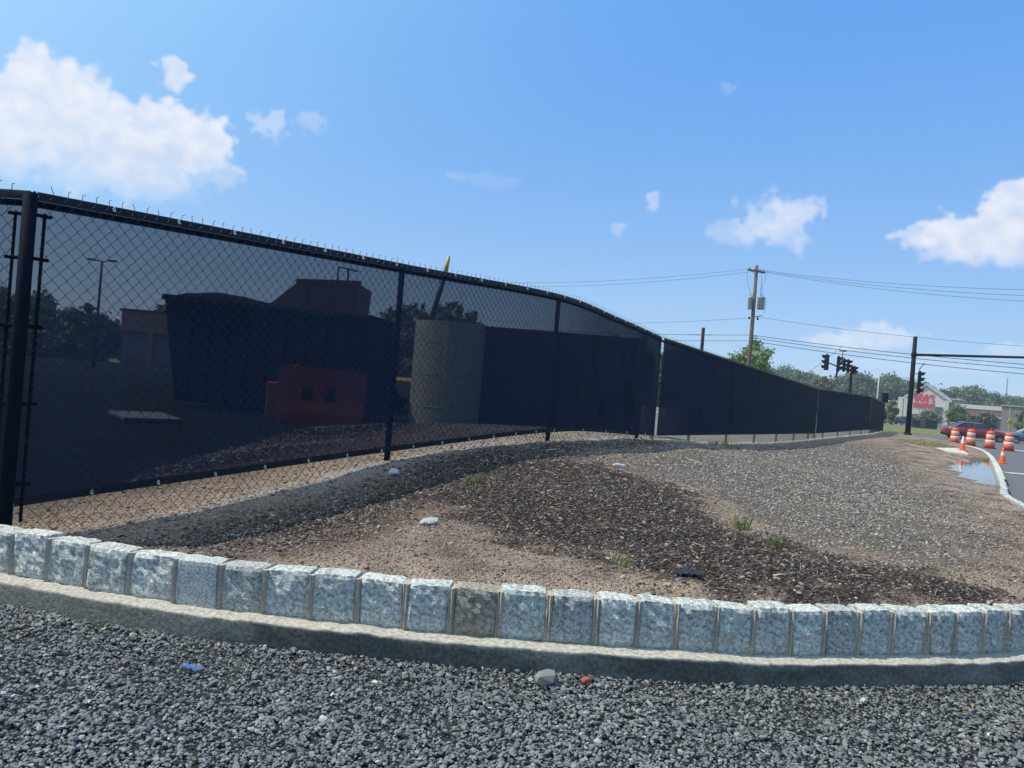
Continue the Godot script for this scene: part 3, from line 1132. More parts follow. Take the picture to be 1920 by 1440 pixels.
# ---------------------------------------------------------------- street things
func traffic_drum(label: String, at: Vector3) -> Node3D:
	var o := thing("traffic_drum", label, "traffic barrel", at, 0.0, "orange traffic drums along the kerb")
	var b := S(true)
	lathe(b, [Vector2(0, 0.06), Vector2(.255, .06), Vector2(.255, .30), Vector2(.25, .31)], 20)
	put("lower_band", b, M.orange, o)
	var parts := [["white_band", .31, .48, .25, .24, M.reflect], ["orange_band", .48, .62, .235, .225, M.orange], ["white_band", .62, .78, .22, .21, M.reflect], ["top_band", .78, .93, .205, .195, M.orange]]
	for p in parts:
		var st := S(true)
		lathe(st, [Vector2(p[3] - .01, p[1]), Vector2(p[3], p[1] + .012), Vector2(p[4], p[2] - .012), Vector2(p[4] - .01, p[2])], 20)
		put(p[0], st, p[5], o)
	var t := S(true)
	lathe(t, [Vector2(.195, .93), Vector2(.17, .965), Vector2(.10, .975), Vector2(0, .975)], 20)
	tube(t, [Vector3(-.08, .96, 0), Vector3(-.07, 1.02, 0), Vector3(.07, 1.02, 0), Vector3(.08, .96, 0)], .018, -1, 6)
	put("lid", t, M.orange, o)
	var f := S(false)
	lathe(f, [Vector2(0, 0.0), Vector2(.33, 0.0), Vector2(.33, .045), Vector2(.26, .06), Vector2(.0, .06)], 8)
	put("rubber_base", f, M.rubber, o)
	return o

func traffic_cone(label: String, at: Vector3) -> Node3D:
	var o := thing("traffic_cone", label, "traffic cone", at, 0.3, "orange traffic cones")
	var st := S(true)
	lathe(st, [Vector2(.135, .035), Vector2(.09, .36), Vector2(.086, .37)], 16)
	put("lower_cone", st, M.orange, o)
	var w := S(true)
	lathe(w, [Vector2(.088, .37), Vector2(.064, .54)], 16)
	put("white_collar", w, M.reflect, o)
	var t := S(true)
	lathe(t, [Vector2(.062, .54), Vector2(.032, .71), Vector2(.02, .72), Vector2(0, .70)], 16)
	put("tip", t, M.orange if label.contains("road") else M.reflect, o)
	var b := S(false)
	box(b, Vector3(0, .018, 0), Vector3(.37, .036, .37), Basis.IDENTITY, .01)
	put("foot", b, M.orange, o)
	return o

func signal_head(parent: Node, at: Vector3, turn: float, lamps := 3, sc := 1.0) -> void:
	var b := Basis(Vector3.UP, turn) * Basis.from_scale(Vector3.ONE * sc)
	var xf := Transform3D(b, at)
	var h := 0.36 * lamps
	var st := S(false)
	box(st, Vector3(0, 0, 0), Vector3(.34, h, .20), Basis.IDENTITY, .02)
	box(st, Vector3(0, h * .5 + .04, 0), Vector3(.08, .08, .08))
	var o := put("signal_housing", st, M.signal_black, parent)
	o.transform = xf
	for k in lamps:
		var y := h * .5 - .18 - .36 * k
		var v := S(false)
		var n := 12
		for i in n:
			var a := lerpf(-0.35, PI + 0.35, float(i) / n)
			var a2 := lerpf(-0.35, PI + 0.35, float(i + 1) / n)
			var p := func(an: float, z: float, r: float) -> Vector3: return Vector3(cos(an) * r, y + sin(an) * r, z)
			var z1 := .34 if sin(a) > 0.4 else .26
			var z2 := .34 if sin(a2) > 0.4 else .26
			quad(v, p.call(a2, .1, .155), p.call(a, .1, .155), p.call(a, z1, .155), p.call(a2, z2, .155))
			quad(v, p.call(a, .1, .147), p.call(a2, .1, .147), p.call(a2, z2, .147), p.call(a, z1, .147))
		put("visor", v, M.signal_black, o)
		var l := S(true)
		lathe(l, [Vector2(0, 0.03), Vector2(.08, .022), Vector2(.14, 0.0)].duplicate(), 14, Transform3D(Basis.from_euler(Vector3(PI / 2, 0, 0)), Vector3(0, y, .10)))
		put("lens", l, [M.lens_red, M.lens_amber, M.lens_green][k % 3], o)

func car(called: String, label: String, at: Vector3, turn: float, paint: Material) -> Node3D:
	var o := thing(called, label, "car", at, turn)
	# body: stations along its length; front is +x
	var stt := [[-2.3, .62, .42, .80], [-2.22, .80, .30, .92], [-1.8, .88, .22, .98], [-1.0, .90, .20, .96], [0.3, .90, .20, .93], [1.1, .90, .20, .90], [1.8, .87, .22, .80], [2.2, .76, .28, .70], [2.32, .60, .38, .60]]
	var st := S(true)
	var rings := []
	for q in stt:
		var w: float = q[1]
		var y0: float = q[2]
		var y1: float = q[3]
		var ym := lerpf(y0, y1, .55)
		rings.append([Vector3(q[0], y0, -w * .9), Vector3(q[0], y0 + .08, -w), Vector3(q[0], ym, -w * 1.01), Vector3(q[0], y1 - .05, -w * .95), Vector3(q[0], y1, -w * .84), Vector3(q[0], y1 + .015, 0), Vector3(q[0], y1, w * .84), Vector3(q[0], y1 - .05, w * .95), Vector3(q[0], ym, w * 1.01), Vector3(q[0], y0 + .08, w), Vector3(q[0], y0, w * .9)])
	for i in rings.size() - 1:
		for k in rings[0].size() - 1:
			quad(st, rings[i][k], rings[i][k + 1], rings[i + 1][k + 1], rings[i + 1][k])
	for k in range(1, 10):
		tri(st, rings[0][0], rings[0][k + 1] if k < 10 else rings[0][0], rings[0][k])
		tri(st, rings[-1][0], rings[-1][k], rings[-1][k + 1] if k < 10 else rings[-1][0])
	put("body", st, paint, o)
	# glasshouse and roof
	var g := S(false)
	var base_x := [-1.75, -1.5, .55, 1.05]
	var a := [Vector3(-1.8, .95, .78), Vector3(1.05, .90, .78), Vector3(.25, 1.36, .60), Vector3(-1.05, 1.37, .60)]
	var m := []
	for p in a: m.append(Vector3(p.x, p.y, -p.z))
	quad(g, a[3], a[2], a[1], a[0])
	quad(g, m[2], m[3], m[0], m[1])
	quad(g, a[2], m[2], m[1], a[1])
	quad(g, m[3], a[3], a[0], m[0])
	put("windows", g, M.car_glass, o)
	var r := S(true)
	var rp := [Vector3(-1.12, 1.365, .61), Vector3(.30, 1.355, .61), Vector3(.1, 1.43, .42), Vector3(-.85, 1.435, .42)]
	var rm := []
	for p in rp: rm.append(Vector3(p.x, p.y, -p.z))
	quad(r, rp[3], rp[2], rp[1], rp[0])
	quad(r, rm[2], rm[3], rm[0], rm[1])
	quad(r, rp[2], rm[2], rm[1], rp[1])
	quad(r, rm[3], rp[3], rp[0], rm[0])
	quad(r, rm[3], rm[2], rp[2], rp[3])
	put("roof", r, paint, o)
	var pl := S(false)
	for sd in [-1, 1]:
		for q in [[Vector3(1.05, .91, .785 * sd), Vector3(.27, 1.37, .61 * sd)], [Vector3(-.35, .94, .795 * sd), Vector3(-.35, 1.38, .615 * sd)], [Vector3(-1.8, .95, .785 * sd), Vector3(-1.05, 1.375, .61 * sd)]]:
			tube(pl, [q[0], q[1]], .035, -1, 6)
	put("pillar", pl, paint, o)
	for q in [[1.4, 1], [1.4, -1], [-1.4, 1], [-1.4, -1]]:
		var xf := Transform3D(Basis.from_euler(Vector3(PI / 2 * q[1], 0, 0)), Vector3(q[0], .33, .80 * q[1]))
		var t := S(true)
		lathe(t, [Vector2(.20, -.1), Vector2(.31, -.1), Vector2(.335, -.06), Vector2(.335, .07), Vector2(.31, .105), Vector2(.21, .105), Vector2(.21, .06)], 18, xf)
		var w := put("wheel", t, M.rubber, o)
		var rim := S(true)
		lathe(rim, [Vector2(.21, .085), Vector2(.16, .07), Vector2(.05, .09), Vector2(0, .095)], 10, xf)
		put("rim", rim, M.galvanised, w)
	for sd in [-1, 1]:
		var h := S(true)
		lathe(h, [Vector2(.0, -.05), Vector2(.12, -.03), Vector2(.10, .03), Vector2(0, .05)], 10, Transform3D(Basis.from_euler(Vector3(0, 0, -PI / 2)), Vector3(2.2, .60, .58 * sd)))
		put("headlight", h, M.lamp_glass, o)
		var k := S(false)
		box(k, Vector3(-2.25, .78, .62 * sd), Vector3(.08, .14, .24), Basis.IDENTITY, .02)
		put("tail_light", k, M.lens_red, o)
		var mi := S(false)
		box(mi, Vector3(.72, .98, .96 * sd), Vector3(.12, .12, .18), Basis.IDENTITY, .03)
		put("mirror", mi, paint, o)
	return o

func wire(called: String, label: String, a: Vector3, b: Vector3, sag: float, r := 0.016, group := "") -> void:
	var st := S(true)
	var pts := []
	for k in 25:
		var t := k / 24.0
		pts.append(a.lerp(b, t) + Vector3(0, -4.0 * sag * t * (1.0 - t), 0))
	tube(st, pts, r, -1, 5, false)
	tag(put(called, st, M.cable), label, "power line", group)

# ---------------------------------------------------------------- behind the fence
func build_yard() -> void:
	var yl := 0.28
	# open-top dumpster with a covered heap
	var a := Vector3(-8.5, yl, -18.8)
	var b := Vector3(-3.55, yl, -17.7)
	var len_ := Vector2(b.x - a.x, b.z - a.z).length()
	var o := thing("dumpster", "long dark open-top dumpster with a covered heap behind the screen", "dumpster", a, -atan2(b.z - a.z, b.x - a.x))
	var st := S(false)
	prism(st, PackedVector2Array([Vector2(0.35, 0.12), Vector2(len_, 0.12), Vector2(len_, 2.38), Vector2(-0.12, 2.62), Vector2(-0.12, 2.46)]), -2.4, 0.0)
	put("body", st, M.dumpster, o)
	for k in 9:
		var rb := S(false)
		box(rb, Vector3(.65 + k * (len_ - .8) / 8.5, 1.2, .05), Vector3(.11, 2.1, .10), Basis.IDENTITY, .01)
		put("rib", rb, M.dumpster, o)
	var rim := S(false)
	box(rim, Vector3(len_ * .5 - .06, 2.50, .05), Vector3(len_ + .2, .14, .12), Basis(Vector3.BACK, -.046), .02)
	put("rim", rim, M.dumpster, o)
	var pos := PackedVector3Array()
	for j in 9:
		for i in 25:
			var u := i / 24.0
			var v := j / 8.0
			var top: float = lerpf(.16, .12, u) + .14 * exp(-pow((u - .22) / .14, 2.0))
			var hh := top * pow(maxf(0.0, sin(PI * v)), .5) * minf(1.0, (u + .02) * 14.0)
			pos.append(Vector3(lerpf(-.14, len_, u), lerpf(2.64, 2.40, u) + hh + nz2.get_noise_2d(u * 200.0, v * 90.0) * .05, lerpf(.08, -2.4, v)))
	put("tarpaulin", grid_mesh(25, 9, pos), M.dumpster, o)
	# water-filled barrier
	var w := thing("plastic_barrier", "orange plastic water-filled barrier with two holes in front of the dumpster", "barrier", Vector3(-5.25, yl, -16.6), 0.04)
	var csg := S(false)
	var lenb := 2.1
	var prof := PackedVector2Array([Vector2(-.22, 0), Vector2(.22, 0), Vector2(.21, .22), Vector2(.17, .48), Vector2(.12, 1.18), Vector2(-.12, 1.18), Vector2(-.17, .48), Vector2(-.21, .22)])
	var side := Transform3D(Basis(Vector3(0, 0, 1), Vector3.UP, Vector3(-1, 0, 0)), Vector3.ZERO)
	# the body in five lengths, so that the two fork holes stay open
	for q in [[.26, .78, 0.0], [1.02, 1.28, 0.0], [1.52, lenb, 0.0]]:
		prism(csg, prof, -q[1], -q[0], side)
	var upper := PackedVector2Array([Vector2(-.13, .72), Vector2(.13, .72), Vector2(.11, 1.175), Vector2(-.11, 1.175)])
	var lower := PackedVector2Array([Vector2(-.215, 0.01), Vector2(.215, 0.01), Vector2(.205, .22), Vector2(.168, .46), Vector2(-.168, .46), Vector2(-.205, .22)])
	for q in [[.779, 1.021], [1.279, 1.521]]:
		prism(csg, upper, -q[1], -q[0], side)
		prism(csg, lower, -q[1], -q[0], side)
	put("body", csg, M.plastic_orange, w)
	var tg := S(false)
	box(tg, Vector3(.13, .42, 0), Vector3(.27, .78, .16), Basis.IDENTITY, .03)
	put("coupling", tg, M.plastic_orange, w)
	var cap := S(true)
	lathe(cap, [Vector2(.07, 1.17), Vector2(.07, 1.21), Vector2(0, 1.21)], 10, Transform3D(Basis.IDENTITY, Vector3(.6, 0, 0)))
	put("filler_cap", cap, M.plastic_orange, w)
	# pale round-ended tank
	var t := thing("storage_tank", "pale grey round storage tank behind the screen right of the second post", "tank", Vector3(-2.38, yl, -17.3))
	var oc := []
	var L := 2.3
	for k in 13:
		var an := PI * .5 + PI * k / 12.0
		oc.append(Vector2(1.15 + cos(an) * 1.15, -1.15 + sin(an) * 1.15))
	for k in 13:
		var an := -PI * .5 + PI * k / 12.0
		oc.append(Vector2(1.16 + cos(an) * 1.15, -1.15 + sin(an) * 1.15))
	var shell := S(true)
	var cc := Vector2(L * .5, -1.15)
	var n := oc.size()
	for r in [[0.0, 1.0, 2.36, 1.0], [2.36, 1.0, 2.44, .985]]:
		for k in n:
			var p: Vector2 = oc[k]
			var q: Vector2 = oc[(k + 1) % n]
			var p1: Vector2 = cc + (p - cc) * r[3]
			var q1: Vector2 = cc + (q - cc) * r[3]
			quad(shell, Vector3(q.x, r[2], q1.y), Vector3(p.x, r[2], p1.y), Vector3(p.x, r[0], p.y), Vector3(q.x, r[0], q.y))
	put("shell", shell, M.tank, t)
	var lid := S(false)
	var po := PackedVector2Array()
	for p in oc: po.append(Vector2(p.x, p.y))
	prism(lid, po, 0.0, 0.05, Transform3D(Basis(Vector3.RIGHT, Vector3(0, 0, 1), Vector3(0, 1, 0)), Vector3(0, 2.42, 0)))
	put("lid", lid, M.tank_rim, t)
	for k in 3:
		var hoop := S(true)
		var hp := []
		for q in 25: hp.append(Vector3(1.155 + cos(TAU * q / 24.0) * 1.155, .5 + k * .75, -1.15 + sin(TAU * q / 24.0) * 1.155))
		tube(hoop, hp, .010, -1, 5, false)
		put("hoop", hoop, M.tank, t)
	t.scale = Vector3(.76, 1, .76)
	# dark container beside it
	var dc := thing("site_container", "long dark site container behind the screen right of the round tank", "container", Vector3(-.72, yl, -17.8))
	var db := S(false)
	box(db, Vector3(1.87, 1.22, -1.2), Vector3(3.75, 2.36, 2.4), Basis.IDENTITY, .03)
	put("body", db, M.container, dc)
	for k in 13:
		var sb := S(false)
		box(sb, Vector3(.18 + k * .275, 1.22, .025), Vector3(.12, 2.1, .05), Basis.IDENTITY, .01)
		put("corrugation", sb, M.container, dc)
	var dr := S(false)
	box(dr, Vector3(1.87, 2.42, -1.2), Vector3(3.81, .08, 2.46), Basis.IDENTITY, .02)
	put("roof", dr, M.container, dc)
	# orange hopper on legs, with a pipe frame above
	var h := thing("screening_hopper", "orange tilted screening hopper on steel legs beyond the dumpster", "hopper", Vector3(-8.4, yl, -26.0))
	var hs := S(false)
	prism(hs, PackedVector2Array([Vector2(0, 3.2), Vector2(.9, 4.02), Vector2(3.0, 4.12), Vector2(2.95, 3.05), Vector2(1.2, 2.8)]), -2.2, 0.0)
	put("bin", hs, M.hopper, h)
	for k in 3:
		var rb := S(false)
		box(rb, Vector3(1.2 + k * .8, 3.55, .03), Vector3(.09, .95, .06))
		put("rib", rb, M.hopper, h)
	var hr := S(false)
	box(hr, Vector3(1.95, 4.12, 0.0), Vector3(2.2, .12, .14), Basis(Vector3.BACK, .045))
	put("rim", hr, M.hopper, h)
	for q in [[.6, -.2], [2.7, -.2], [.6, -2.0], [2.7, -2.0]]:
		var lg := S(false)
		box(lg, Vector3(q[0], 1.55, q[1]), Vector3(.14, 3.1, .14))
		put("leg", lg, M.dark_steel, h)
	var fr := S(true)
	tube(fr, [Vector3(2.0, 4.1, -1.0), Vector3(2.0, 4.78, -1.0), Vector3(2.7, 4.68, -1.0)], .035, -1, 6)
	tube(fr, [Vector3(2.36, 4.1, -1.0), Vector3(2.36, 4.72, -1.0)], .035, -1, 6)
	put("pipe_frame", fr, M.dark_steel, h)
	# boom whose yellow tip stands above the fence
	var bm := thing("boom_lift", "yellow boom tip rising above the fence from a machine behind the tank", "machine", Vector3(-3.0, yl, -24.0))
	var bb := S(false)
	box(bb, Vector3(0, .75, -.4), Vector3(2.2, .7, 1.6), Basis.IDENTITY, .1)
	put("chassis", bb, M.yellow, bm)
	for q in [[-.8, .45], [.8, .45], [-.8, -1.25], [.8, -1.25]]:
		var wh := S(true)
		lathe(wh, [Vector2(0, -.12), Vector2(.38, -.12), Vector2(.42, -.06), Vector2(.42, .06), Vector2(.38, .12), Vector2(0, .12)], 16, Transform3D(Basis.from_euler(Vector3(PI / 2, 0, 0)), Vector3(q[0], .42, q[1])))
		put("wheel", wh, M.rubber, bm)
	var b1 := S(true)
	tube(b1, [Vector3(-.15, 1.1, 0), Vector3(.42, 3.4, 0), Vector3(.66, 4.5, 0)], .09, .075, 8)
	put("boom", b1, M.dark_steel, bm)
	var b2 := S(true)
	tube(b2, [Vector3(.655, 4.48, 0), Vector3(.72, 4.98, 0)], .075, .05, 8)
	put("boom_tip", b2, M.yellow, bm)
	# car-park lamp
	var lp := thing("lamp_post", "tall twin-armed car park lamp post seen through the screen", "lamp post", Vector3(-27.2, 0.2, -50.0))
	var ls := S(true)
	tube(ls, [Vector3(0, 0, 0), Vector3(0, 7.1, 0)], .11, .07, 8)
	put("pole", ls, M.dark_steel, lp)
	for sd in [-1, 1]:
		var ar := S(false)
		tube(ar, [Vector3(0, 7.05, 0), Vector3(.45 * sd, 7.12, 0)], .035, -1, 6)
		put("arm", ar, M.dark_steel, lp)
		var hd := S(false)
		box(hd, Vector3(.68 * sd, 7.14, 0), Vector3(.5, .12, .34), Basis.IDENTITY, .03)
		put("lamp_head", hd, M.dark_steel, lp)
	# low building with an orange front
	var bl := thing("shop_building", "low building with an orange fascia far beyond the yard", "building", Vector3(-40.8, 0.2, -80.0))
	var bs := S(false)
	box(bs, Vector3(7.5, 2.6, -5), Vector3(15, 5.2, 10))
	put("wall", bs, M.brick_far, bl)
	var fa := S(false)
	box(fa, Vector3(7.5, 4.55, .15), Vector3(15.2, 2.1, .3), Basis.IDENTITY, .04)
	put("fascia", fa, M.orange_wall, bl)
	var rf := S(false)
	box(rf, Vector3(7.5, 5.72, -4.9), Vector3(15.6, .25, 10.6))
	put("roof", rf, M.dark_steel, bl)
	for k in 4:
		var wn := S(false)
		box(wn, Vector3(1.4 + k * 3.4, 1.75, .05), Vector3(2.6, 2.8, .1))
		var wo := put("window", wn, M.dark_steel, bl)
		var pn := S(false)
		box(pn, Vector3(1.4 + k * 3.4, 1.75, .11), Vector3(2.4, 2.6, .02))
		put("pane", pn, M.far_glass, wo)
		var pi_ := S(false)
		box(pi_, Vector3(3.05 + k * 3.4, 1.75, .12), Vector3(.6, 3.5, .5))
		put("pier", pi_, M.orange_wall, bl)
	# pale sheet on the ground
	var sh := S(false)
	var sx := [Vector2(-7.45, -14.3), Vector2(-6.7, -14.9), Vector2(-5.75, -13.6), Vector2(-6.5, -13.0)]
	var sp := PackedVector2Array()
	for q in sx: sp.append(q)
	prism(sh, sp, 0.0, 0.05, Transform3D(Basis(Vector3.RIGHT, Vector3(0, 0, 1), Vector3(0, 1, 0)), Vector3(0, .31, 0)))
	tag(put("pale_sheet", sh, M.pale), "pale board lying flat on the yard ground behind the left screen", "board")
	# trees beyond the yard
	rng.seed = 77
	var shapes := []
	for k in 4: shapes.append(crown_mesh(500 + k, 1.0, 1.0, 30, 80, 0.12, [Color(.055, .085, .032), Color(.07, .10, .035), Color(.045, .07, .03)]))
	var sp2 := []
	for k in 110:
		var az := deg_to_rad(rng.randf_range(-42.0, 12.0))
		var d := rng.randf_range(98.0, 128.0)
		var hgt := rng.randf_range(6.5, 8.2)
		var deg := rad_to_deg(az)
		if deg > -9.0 and deg < -3.5: hgt += 3.4
		if deg > -31.0 and deg < -24.0: hgt *= .8
		if deg > -3.0: hgt *= 1.05
		sp2.append([sin(az) * d, -cos(az) * d, hgt, 0.0])
	wood("yard_wood", sp2, shapes)
	sp2 = []
	for k in 150:
		var az := deg_to_rad(rng.randf_range(14.0, 44.0))
		var d := rng.randf_range(235.0, 330.0)
		var deg := rad_to_deg(az)
		var hgt := (rng.randf_range(9.5, 12.5)) * d / 270.0
		if deg < 26.5: hgt *= 1.16
		if deg > 31.5: hgt *= .87
		sp2.append([sin(az) * d, -cos(az) * d, hgt, -0.1])
	var shapes2 := []
	for k in 4: shapes2.append(crown_mesh(600 + k, 1.0, 1.0, 34, 90, 0.075, [Color(.075, .115, .045), Color(.09, .13, .05), Color(.06, .095, .042)]))
	wood("distant_wood", sp2, shapes2)

# ---------------------------------------------------------------- beyond the corner
func flat_poly(st: SurfaceTool, pts: Array, y: float, down := 0.0) -> void:
	var po := PackedVector2Array()
	for p in pts: po.append(p)
	prism(st, po, -down, 0.0, Transform3D(Basis(Vector3.RIGHT, Vector3(0, 0, 1), Vector3(0, 1, 0)), Vector3(0, y, 0)))

func kerb_at_z(z: float) -> float:
	# arc length at which the kerb, once past its nearest point, has run back to this depth
	var a := 12.0
	var b := kerb.total() - 3.0
	for k in 24:
		var m := (a + b) * 0.5
		if kerb.at(m).y > z: a = m
		else: b = m
	return a

func build_road() -> void:
	var g := PackedVector3Array()
	for j in 9:
		for i in 9:
			g.append(Vector3(lerpf(-900, 900, i / 8.0), -0.25, lerpf(300, -1500, j / 8.0)))
	tag(put("ground", grid_mesh(9, 9, g), M.field), "", "", "", "structure")
	# asphalt: right of the kerb and across the corner
	var r := PackedVector3Array()
	var nn := 60
	for j in nn:
		var z := lerpf(20.0, -68.0, j / (nn - 1.0))
		for i in 26:
			var x0 := 6.2
			if z < -5.2: x0 = kerb.at(kerb_at_z(z)).x - .12
			if z < -57.0: x0 = -30.0
			var x := lerpf(x0, 120.0, pow(i / 25.0, 1.4))
			r.append(Vector3(x, -0.03 + nz.get_noise_2d(x * 3.0, z * 3.0) * 0.008, z))
	var road := put("road", grid_mesh(26, nn, r), M.asphalt)
	tag(road, "", "", "", "structure")
	for q in [[Vector3(15.0, 0, -23.1), Vector3(26.0, 0, -23.6), .5], [Vector3(28.2, 0, -43.3), Vector3(60.0, 0, -44.0), 1.1], [Vector3(20.0, 0, -58.6), Vector3(31.0, 0, -59.4), .3]]:
		var st := S(false)
		var d: Vector3 = (q[1] - q[0]).normalized()
		var m: Vector3 = (q[0] + q[1]) * 0.5
		box(st, m + Vector3(0, -0.014, 0), Vector3((q[1] - q[0]).length(), .006, q[2]), Basis(d, Vector3.UP, d.cross(Vector3.UP)))
		put("road_marking", st, M.road_paint, road)
	# grass strips and the footpath ramp at the corner
	for q in [[[Vector2(24.0, -47.6), Vector2(22.2, -44.5), Vector2(20.3, -40.4), Vector2(18.6, -35.4), Vector2(18.9, -34.0), Vector2(20.2, -35.0), Vector2(21.8, -38.6), Vector2(23.6, -42.4), Vector2(25.4, -47.0)], .17, .5],
		[[Vector2(18.3, -29.8), Vector2(20.4, -34.2), Vector2(21.9, -36.6), Vector2(22.2, -35.9), Vector2(19.2, -30.6), Vector2(18.4, -29.0)], .05, .5]]:
		build_verge(q[0], q[1])
	var pv := S(false)
	flat_poly(pv, [Vector2(18.2, -30.4), Vector2(17.9, -31.4), Vector2(18.8, -33.9), Vector2(20.2, -35.2), Vector2(22.0, -39.2), Vector2(24.6, -44.0), Vector2(25.0, -43.4), Vector2(23.2, -39.2), Vector2(21.6, -36.9), Vector2(20.2, -34.2)], .15, .3)
	tag(put("footpath", pv, M.kerb_white), "", "", "", "structure")
	# grass beyond the cross street
	var v := PackedVector3Array()
	for j in 14:
		for i in 40:
			var x := lerpf(10.0, 110.0, i / 39.0)
			var z := lerpf(-67.0, -98.0, j / 13.0)
			v.append(Vector3(x, lerpf(-.02, .12, smoothstep(0.0, .15, j / 13.0)) + nz.get_noise_2d(x * 8.0, z * 8.0) * .05, z))
	tag(put("far_lawn", grid_mesh(40, 14, v), M.lawn), "", "", "", "structure")
	var park := PackedVector3Array()
	for j in 2:
		for i in 2: park.append(Vector3(lerpf(10.0, 190.0, i), -.12, lerpf(-98.0, -186.0, j)))
	tag(put("car_park", grid_mesh(2, 2, park), M.asphalt), "", "", "", "structure")
	# the puddle at the foot of the mound
	var w := PackedVector3Array()
	var ps := kerb.nearest_s(Vector2(10.6, -16.2))
	var pe := kerb.nearest_s(Vector2(18.7, -29.4))
	for j in 8:
		for i in 24:
			var kf := kerb_frame(lerpf(ps, pe, i / 23.0))
			w.append(kf * Vector3(0, -.012, lerpf(-.1, -2.8, j / 7.0)))
	tag(put("puddle_water", grid_mesh(24, 8, w), M.water), "", "", "", "structure")

func build_verge(outline: Array, y: float) -> void:
	var st := S(false)
	flat_poly(st, outline, y - .03, .4)
	var o := put("grass_verge", st, M.lawn)
	tag(o, "", "", "", "structure")
	# blades
	var blade := PrismMesh.new()
	blade.size = Vector3(.03, .09 if y > .1 else .05, .01)
	var xf := []
	var cs := []
	var lo := Vector2(1e9, 1e9)
	var hi := -lo
	for p in outline:
		lo = lo.min(p)
		hi = hi.max(p)
	var po := PackedVector2Array()
	for p in outline: po.append(p)
	for k in 9000:
		var p := Vector2(rng.randf_range(lo.x, hi.x), rng.randf_range(lo.y, hi.y))
		if not Geometry2D.is_point_in_polygon(p, po): continue
		var b := Basis.from_euler(Vector3(rng.randf_range(-.5, .5), rng.randf() * TAU, rng.randf_range(-.5, .5))) * Basis.from_scale(Vector3(1.2, rng.randf_range(.6, 1.3), 1))
		xf.append(Transform3D(b, Vector3(p.x, y + .01, p.y)))
		var t := rng.randf_range(.8, 1.25)
		cs.append(Color(.17 * t, .185 * t, .045 * t) if rng.randf() < .7 else Color(.25 * t, .22 * t, .09 * t))
	scatter("grass", blade, M.tinted, xf, cs)

